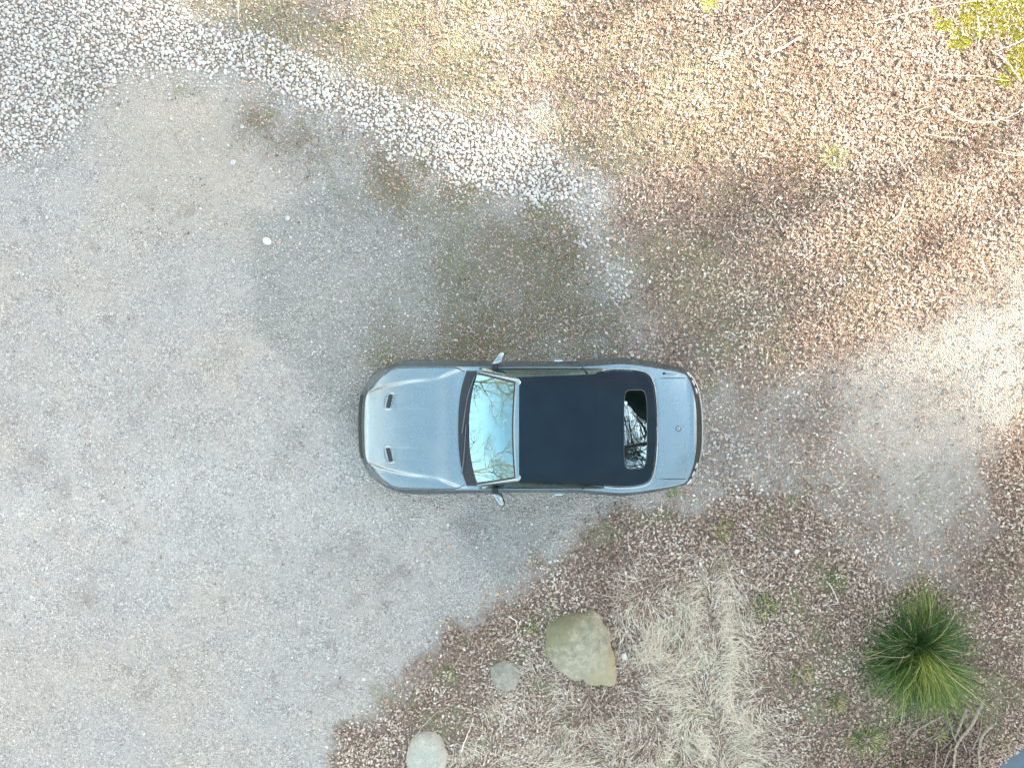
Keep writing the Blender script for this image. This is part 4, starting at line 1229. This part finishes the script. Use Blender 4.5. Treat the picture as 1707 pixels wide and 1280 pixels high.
# cloth roof
rx0, rx1 = -.115, 1.755
TW = pchip([rx0, .2, .8, 1.05, 1.25, 1.4, 1.55, 1.64, 1.70, 1.735, 1.75, rx1], [.70,.715,.735,.765,.785,.782,.760,.720,.62,.44,.22,0])
TC = pchip([rx0, .1, .45, .8, 1.05, 1.3, 1.6, rx1], [1.358,1.388,1.40,1.385,1.345,1.265,1.125,1.035])
TE = pchip([rx0, .1, .5, .8, 1.0, 1.15, 1.3, 1.6, rx1], [1.25,1.23,1.22,1.19,1.10,1.03,1.01,1.01,1.02])
TPW = pchip([rx0, .9, 1.3, 1.6, rx1], [5.5, 5.0, 4.5, 3.5, 2.2])
def RH(x, y):
    x = np.asarray(x, float); w = np.maximum(TW(x), 1e-3); t = np.clip(np.abs(y)/w, 0, 1)
    z = TE(x)+(TC(x)-TE(x))*(1-t**TPW(x))
    # cloth drawn over the bows
    for b_ in (.16, .52, .88, 1.06):
        z = z+.004*np.exp(-((x-b_)/.05)**2)*(1-t**4)
    return z
def build_top():
    s = np.linspace(0, 1, 130); xs = rx0+(rx1-rx0)*(1-(1-s)**1.5)
    xs[-1] = rx1-1e-4
    u = np.linspace(-1, 1, 81); u = np.sign(u)*(1-(1-np.abs(u))**1.6)
    X = np.repeat(xs[:, None], 81, 1); Y = TW(xs)[:, None]*u[None]; Z = RH(X, Y)
    X = np.pad(X, ((0,0),(1,1)), mode='edge'); Y = np.pad(Y, ((0,0),(1,1)), mode='edge'); Z = np.pad(Z, ((0,0),(1,1)), mode='edge')
    Z[:, 0] -= .02; Z[:, -1] -= .02
    return grid_obj('fabric_roof', np.stack([X, Y, Z], 2), M['fabric'], car)
roof = build_top()
M['piping'] = simple('roof_piping', (.0015,.0075,.014), .9, noise=.1)
# stitched seams
for i_, (a, b) in enumerate([((lx(995,1.36), -.60), (lx(995,1.36), .60)), ((lx(1029,1.3), -.62), (lx(1029,1.3), .62))]):
    G = line_on('', [a, ((a[0]+b[0])/2, 0), b], .010, .0025, None, None, f=RH, n=60)
    grid_obj('roof_seam', G, M['piping'], roof)
for s in (1, -1):
    G = line_on('', [(rx0+.02, s*.615), (.4, s*.63), (.9, s*.64), (1.25, s*.655), (1.5, s*.64)], .010, .0025, None, None, f=RH, n=80)
    grid_obj('roof_seam', G, M['piping'], roof)
# rear quarter of the roof cloth is a darker grey panel: same cloth, so only a seam marks it
# rear window with rounded corners
def build_rear_window():
    x0, x1, hy, rc = 1.285, 1.612, .525, .085
    n = 40; pts = []
    def at(cx_, cy_, a): return (cx_+rc*math.cos(a), cy_+rc*math.sin(a))
    # rings from the middle outwards
    V = []; rings = 10; m_ = 96
    ang = np.linspace(0, 2*math.pi, m_, endpoint=False)
    hx = (x1-x0)/2; cxm = (x0+x1)/2
    def rr(a):
        # rounded rectangle by superellipse
        c, s = math.cos(a), math.sin(a); p = 5.5
        r_ = (abs(c)**p+abs(s)**p)**(-1/p)
        return hx*c*r_, hy*s*r_
    V.append((cxm, 0)); 
    for k in range(1, rings+1):
        for a in ang:
            x, y = rr(a); V.append((cxm+x*k/rings, y*k/rings))
    V = np.array(V); bow = .018*(1-(V[:,1]/hy)**2)
    V[:,0] += bow*0
    Z = RH(V[:,0], V[:,1])+.005
    V3 = np.column_stack([V, Z])
    F3 = []
    for j in range(m_): F3.append([0, 1+j, 1+(j+1) % m_])
    for k in range(rings-1):
        for j in range(m_):
            a = 1+k*m_+j; b = 1+k*m_+(j+1) % m_; F3.append([a, a+m_, b+m_, b])
    o = mesh_obj('rear_window', V3, F3, M['rglass'], car)
    inn = V3[-m_:]; out = inn.copy(); c = np.array([cxm, 0, 0])
    out[:, 0] = cxm+(inn[:, 0]-cxm)*1.07; out[:, 1] = inn[:, 1]*1.022; out[:, 2] = RH(out[:,0], out[:,1])+.003
    G = np.stack([inn+np.array([0,0,.001]), out], 1); G = np.concatenate([G, G[:1]], 0)
    grid_obj('window_seal', G, M['black'], o)
    # dark lining below, so that the glass has a cabin behind it
    return o
build_rear_window()

# black gasket round the foot of the roof, and the bright rim of the boot cover
def foot_path(extra, z, x_from=.95):
    s = np.linspace(0, 1, 90); xs = x_from+(rx1-x_from)*(1-(1-s)**2.2)
    P = [(x+extra*.8*(x-x_from)/(rx1-x_from), float(TW(x))+extra) for x in xs]
    P = P+[(a, -b) for a, b in P[::-1][1:]]
    P = np.array(P); return P
def foot_strip(name, e0, e1, off, mat, parent=None):
    a, b = foot_path(e0, 0), foot_path(e1, 0)
    G = np.stack([np.column_stack([a, H(a[:,0], a[:,1])+off]), np.column_stack([(a+b)/2, H((a+b)[:,0]/2, (a+b)[:,1]/2)+off+.006]), np.column_stack([b, H(b[:,0], b[:,1])+off])], 1)
    return grid_obj(name, G, mat, parent or car)
foot_strip('roof_gasket', -.012, .016, .010, M['gloss_black'])
foot_strip('boot_cover_rim', .017, .040, .002, M['paint'])

# side glass
for s in (1, -1):
    xs = np.linspace(-.62, 1.06, 60)
    top = np.stack([xs, s*(pchip([-.62,-.14,.2,.8,1.06], [.80,.71,.725,.745,.79])(xs)), pchip([-.62,-.14,.2,.8,.95,1.06], [.985,1.235,1.225,1.17,1.10,.985])(xs)], 1)
    bot = np.stack([xs, s*np.full(60, .815), np.full(60, .965)], 1)
    t = np.linspace(0, 1, 10)[None, :, None]
    G = bot[:, None]*(1-t)+top[:, None]*t; G[..., 1] += s*.02*np.sin(np.pi*t[..., 0])
    sg = grid_obj('side_window', G, M['sglass'], car)
    P = np.column_stack([np.linspace(-.66, 1.02, 40), np.full(40, s*.822), np.full(40, .972)])
    V, F = tube_arrays(P, np.full(40, .008), 6); mesh_obj('window_seal', V, F, M['gloss_black'], sg)
    # small strut between front glass and quarter glass
    P = np.array([(.76, s*.828, .97), (.78, s*.79, 1.09), (.80, s*.755, 1.17)]); V, F = tube_arrays(P, np.full(3, .012), 6); mesh_obj('window_strut', V, F, M['black'], sg)

# doors: outer panels lying proud of the side
def i_at(px):                                            # outline index for a photo column
    return int(np.argmin(np.abs(cX-lx(px, .95))))
def side_patch(name, i0, i1, k0, k1, off, mat, parent, s, thick=0):
    G = side_f[i0:i1, k0:k1].copy(); 
    du = np.gradient(G, axis=0); dv = np.gradient(G, axis=1); Nn = np.cross(du, dv); Nn /= np.linalg.norm(Nn, axis=2)[..., None]+1e-9
    if Nn[..., 1].mean() < 0: Nn = -Nn
    cen = G.mean((0,1)); 
    G = G+Nn*off
    E = G.copy(); 
    G = np.pad(G, ((1,1),(1,1),(0,0)), mode='edge'); Np = np.pad(Nn, ((1,1),(1,1),(0,0)), mode='edge')
    for sl_ in ((0, slice(None)), (-1, slice(None)), (slice(None), 0), (slice(None), -1)): G[sl_] -= Np[sl_]*(off+.004)
    if s < 0: G = mir(G)
    return grid_obj(name, G, mat, parent, flip=(s > 0))
for s in (1, -1):
    i0, i1 = i_at(800), i_at(953)
    d = side_patch('door', i0, i1, 2, 29, .004, M['paint'], car, s)
    # handle
    G = side_f[i_at(938)-1]; 
    hxx = lx(931, .8); hy = float(np.interp(hxx, wX, wY))+.004
    bm = bmesh.new(); bmesh.ops.create_cube(bm, size=1)
    bmesh.ops.scale(bm, vec=(.13, .018, .03), verts=bm.verts); bmesh.ops.bevel(bm, geom=bm.edges[:], offset=.012, segments=3, affect='EDGES')
    me = bpy.data.meshes.new('door_handle'); bm.to_mesh(me); bm.free(); me.materials.append(M['chrome'])
    h = bpy.data.objects.new('door_handle', me); COL.objects.link(h); h.parent = d; h.location = (hxx, s*(hy+.004), .80)
    # gaps fore and aft of the door
    for ii, sh in ((i0, 0), (i1, 0)):
        P = side_f[ii, 0:30].copy(); P[:, 1] += .002; P[:, 0] += (-.004 if ii == i0 else .004)
        if s < 0: P[:, 1] *= -1
        V, F = tube_arrays(P, np.full(len(P), .005), 5); mesh_obj('door_gap', V, F, M['black'], d)

# nose: grille, lamps, lower intake; tail: black panel with three lamp bars each side, boot lid
ni = lambda t: int(round(t/(len(cr)-1)*(NS-1)))
def nose_patch(name, t0, t1, k0, k1, off, mat, parent=car):
    out = []
    for s in (1, -1):
        out.append((s, ni(t0), ni(t1)))
    return out
def centre_patch(name, tmax, k0, k1, off, mat, tail=False):
    a, b = (0, ni(tmax)) if not tail else (ni(tmax), NS)
    G = side_f[a:b, k0:k1]
    G = np.concatenate([mir(G[::-1]), G[1:]], 0) if not tail else np.concatenate([G, mir(G[::-1])[1:]], 0)
    dirx = -1 if not tail else 1
    G = G.copy(); G[..., 0] += dirx*off
    return grid_obj(name, G, mat, car)
centre_patch('front_grille', 3.8, 11, 21, .004, M['black'])
centre_patch('front_lower_intake', 4.4, 24, 30, .006, M['black'])
centre_patch('front_splitter', 7.0, 30, 33, .020, M['black'])
for s in (1, -1):
    side_patch('headlamp', ni(4.6), ni(8.7), 5, 12, .003, M['lamp'], car, s)
centre_patch('tail_panel', 22.8, 1, 14, .003, M['black'], True)
for s in (1, -1):
    for px_, hy_, an in ((1148.5, .735, .62), (1155, .625, .40), (1160, .515, .28)):
        V, F = ico(3); V = V*np.array([.020, .046, .035])
        ca, sa = math.cos(an), math.sin(an)
        x_ = V[:, 0]*ca-V[:, 1]*sa; y_ = V[:, 0]*sa+V[:, 1]*ca
        mesh_obj('tail_lamp', np.stack([lx(px_, .93)+.006+x_, s*(hy_+y_), .905+V[:, 2]], 1), F if s > 0 else F[:, ::-1], M['lamp_glint'], car)
centre_patch('rear_bumper_insert', 24.0, 22, 30, .004, M['black'], True)

# boot lid
bxs = np.concatenate([np.linspace(lx(1097, 1.03), TAIL-.12, 40), np.linspace(TAIL-.115, TAIL-.006, 20)])
def build_lid():
    nv = 81; u = np.linspace(-1, 1, nv)
    w = np.minimum(.683, yw(bxs)-.02)
    Y = w[:, None]*u[None]; X = np.repeat(bxs[:, None], nv, 1)
    fr = lx(1098.5, 1.03)-.045*(np.abs(Y)/.68)**3
    t = 1-sstep(bxs[0], bxs[0]+.25, bxs)[:, None]
    X = X+(fr-bxs[0])*t
    Z = H(X, Y)+.003+.010*sstep(TAIL-.10, TAIL-.03, X)*(yw(X) > .1)
    X = np.pad(X, 1, mode='edge'); Y = np.pad(Y, 1, mode='edge'); Z = np.pad(Z, 1, mode='edge')
    Z[0] -= .01; Z[-1] -= .03; Z[:, 0] -= .01; Z[:, -1] -= .01
    return grid_obj('boot_lid', np.stack([X, Y, Z], 2), M['paint'], car)
lid = build_lid()
def disc(name, x, y, r, z, mat, parent, ring=None, h=.006):
    V = [(x, y, z+h*1.3)]; F = []
    n = 32; prof = [(.55, h*1.2), (.85, h), (1.0, 0)]
    for pr, ph in prof:
        for a in np.linspace(0, 2*math.pi, n, endpoint=False): V.append((x+r*pr*math.cos(a), y+r*pr*math.sin(a), z+ph))
    for j in range(n): F.append([0, 1+j, 1+(j+1) % n])
    for k in range(2):
        for j in range(n): F.append([1+k*n+j, 1+(k+1)*n+j, 1+(k+1)*n+(j+1) % n, 1+k*n+(j+1) % n])
    return mesh_obj(name, V, F, mat, parent)
ex, ey = lx(1131, 1.04), 0.0
ez_ = float(H(ex, ey))+.005
disc('boot_badge_ring', ex, ey, .040, ez_-.002, M['black'], lid, h=.005)
disc('boot_badge', ex, ey, .030, ez_+.003, M['badge'], lid)

# mast aerial on the rear wing
ax_, ay_ = lx(1107, 1.0), .755
az_ = float(H(ax_, ay_))
aer = disc('aerial', ax_, ay_, .018, az_, M['black'], car, h=.016)
P = np.array([(ax_, ay_, az_+.012), (ax_+.07, ay_-.004, az_+.05), (ax_+.16, ay_-.006, az_+.085)]); V, F = tube_arrays(P, np.array([.004,.003,.0025]), 6)
mesh_obj('aerial_mast', V, F, M['black'], aer)
# fuel flap outline on the upper wing
th = np.linspace(0, 2*math.pi, 40)
G = line_on('', [(lx(1043, 1.0)+.085*math.cos(a), .80+.035*math.sin(a)) for a in th], .004, .0015, None, None, n=120)
grid_obj('fuel_flap_gap', G, M['grey_stone'] if False else M['black'], body)

# wipers
def wiper(pts, parent=car):
    P2 = smooth_path([(lx(a, 1.0), (640-b)*K*(CAM_H-1.0)-CY) for a, b in pts], 24)
    def zz(x, y):
        v = np.clip((x-(-.825+.125*(np.abs(y)/.775)**2.2))/.6, 0, 1)
        return .985-.03*(np.abs(y)/.775)**2+.60*.56*v+.028*np.sin(np.pi*v)
    z = np.maximum(zz(P2[:,0], P2[:,1]), H(P2[:,0], P2[:,1]))+.022
    V, F = tube_arrays(np.column_stack([P2, z]), np.linspace(.010, .006, 24), 6)
    w = mesh_obj('wiper', V, F, M['wiper'], parent)
    V, F = tube_arrays(np.column_stack([P2+np.array([.008, 0]), z-.012]), np.full(24, .007), 5)
    mesh_obj('wiper_blade', V, F, M['rubber'], w)
    return w
wiper([(770.5,722), (775,690), (780,660), (791,627)])
wiper([(770,790), (773,765), (775,740), (777,708)])

# door mirrors
for s in (1, -1):
    m_root = None
    # stalk
    P = np.array([(-.455, s*.80, .975), (-.44, s*.86, .99), (-.425, s*.91, 1.0)])
    V, F = tube_arrays(P, np.array([.050, .040, .036]), 12); V[:, 2] = .99+(V[:, 2]-.99)*.55
    housing_pts = []
    # head: swept back ellipsoid box, plan outline from the photo
    plan = [(-.665,.875),(-.645,.905),(-.575,1.005),(-.545,1.045),(-.515,1.060),(-.478,1.050),(-.468,1.02),(-.495,.935),(-.515,.890),(-.56,.872),(-.62,.868)]
    plan = np.array(plan)+np.array([.165, 0]); c = plan.mean(0)
    prof = [(.55,-.085),(.85,-.075),(1.0,-.03),(1.0,.02),(.90,.055),(.62,.078),(.25,.086)]
    Vh, Fh = [], []; n = 44
    t_ = np.arange(len(plan)+1); loop = np.vstack([plan, plan[:1]]); tt_ = np.linspace(0, len(plan), n, endpoint=False)
    ring = np.stack([np.interp(tt_, t_, loop[:, 0]), np.interp(tt_, t_, loop[:, 1])], 1)
    for sc_, dz in prof:
        for q in ring:
            Vh.append((c[0]+(q[0]-c[0])*sc_, s*(c[1]+(q[1]-c[1])*sc_), 1.035+dz))
    for k in range(len(prof)-1):
        for j in range(n): Fh.append([k*n+j, k*n+(j+1) % n, (k+1)*n+(j+1) % n, (k+1)*n+j][::s])
    Fh.append([(len(prof)-1)*n+j for j in range(n)][::s]); Fh.append([j for j in range(n)][::-s])
    mh = mesh_obj('door_mirror', Vh, Fh, M['paint'], car)
    mesh_obj('mirror_arm', V, F, M['black'], mh)
    # the glass faces the tail
    gx = np.linspace(.885, 1.03, 8); gzv = np.linspace(.975, 1.085, 6)
    Gm = np.zeros((8, 6, 3))
    for a in range(8):
        xx = -.335+(gx[a]-.885)/.145*.032
        for b in range(6): Gm[a, b] = (xx+.004, s*gx[a], gzv[b]*1.0-.0)
    grid_obj('mirror_glass', Gm, M['mirror'], mh)

# wheels
for wx, s in ((-1.44, 1), (-1.44, -1), (1.29, 1), (1.29, -1)):
    prof = [(.20,.0),(.235,.0),(.245,.012),(.31,.012),(.335,.0),(.345,-.03),(.347,-.12),(.345,-.21),(.33,-.24),(.24,-.245)]
    n = 40; V = []; F = []
    for r_, y0 in prof:
        for a in np.linspace(0, 2*math.pi, n, endpoint=False): V.append((wx+r_*math.cos(a), s*(.915+y0), .345+r_*math.sin(a)))
    for k in range(len(prof)-1):
        for j in range(n): F.append([k*n+j, k*n+(j+1) % n, (k+1)*n+(j+1) % n, (k+1)*n+j])
    wh = mesh_obj('wheel', V, F, M['rubber'], car)
    V = [(wx, s*.895, .345)]; F = []
    for sp in range(10):
        a = sp*math.pi/5
        for da, r_ in ((-.10, .05), (-.07, .235), (.07, .235), (.10, .05)): V.append((wx+r_*math.cos(a+da), s*.905, .345+r_*math.sin(a+da)))
        b = 1+sp*4; F.append([b, b+1, b+2, b+3]); F.append([0, b, b+3])
    mesh_obj('rim', V, F, M['alloy'], wh, smooth=False)

# cabin
def rbox(name, c, d, mat, parent, bev=.03, rot=0, ry=0):
    bm = bmesh.new(); bmesh.ops.create_cube(bm, size=1); bmesh.ops.scale(bm, vec=d, verts=bm.verts)
    bmesh.ops.bevel(bm, geom=bm.edges[:], offset=bev, segments=4, affect='EDGES')
    me = bpy.data.meshes.new(name); bm.to_mesh(me); bm.free(); me.materials.append(mat)
    me.polygons.foreach_set('use_smooth', np.full(len(me.polygons), True))
    o = bpy.data.objects.new(name, me); COL.objects.link(o); o.parent = parent; o.location = c; o.rotation_euler = (0, ry, rot)
    return o
def cabin():
    yv = np.linspace(-.72, .72, 31); G = np.zeros((9, 31, 3))
    for i, t in enumerate(np.linspace(0, 1, 9)):
        G[i] = np.stack([np.full(31, -.72)+.50*t+.06*(yv/.7)**2, yv, .935-.03*t-.10*max(0, t-.75)*4+.02*np.sin(yv*3)**2*t], 1)
    db = grid_obj('dashboard', G, M['dash'], car)
    for y in (-.09, 0, .09):
        disc('air_vent', -.30, y, .034, .925, M['chrome'], db, h=.01)
    # steering wheel on the left-hand side
    th = np.linspace(0, 2*math.pi, 40); P = np.stack([-.10+.06*np.cos(th), -.37+.18*np.sin(th), .90+.165*np.cos(th)], 1)
    V, F = tube_arrays(P, np.full(40, .016), 8); sw = mesh_obj('steering_wheel', V, F, M['seat'], car)
    P = np.array([(-.13, -.37-.17, .90), (-.14, -.37, .90), (-.13, -.37+.17, .90)]); V, F = tube_arrays(P, np.full(3, .02), 8); mesh_obj('wheel_spoke', V, F, M['chrome'], sw)
    for s in (1, -1):
        st = rbox('seat', (.35, s*.37, .48), (.52, .50, .16), M['seat'], car, .05)
        rbox('backrest', (.27, 0, .34), (.14, .48, .60), M['seat'], st, .05, ry=.25)
        rbox('headrest', (.36, 0, .70), (.10, .26, .18), M['seat'], st, .04, ry=.2)
    rbox('rear_bench', (1.0, 0, .55), (.5, 1.2, .16), M['seat'], car, .05)
    rbox('cabin_floor', (.3, 0, .27), (2.2, 1.5, .04), M['black'], car, .01)
    rbox('rear_view_mirror', (-.30, 0, 1.235), (.03, .24, .07), M['black'], car, .012)
cabin()
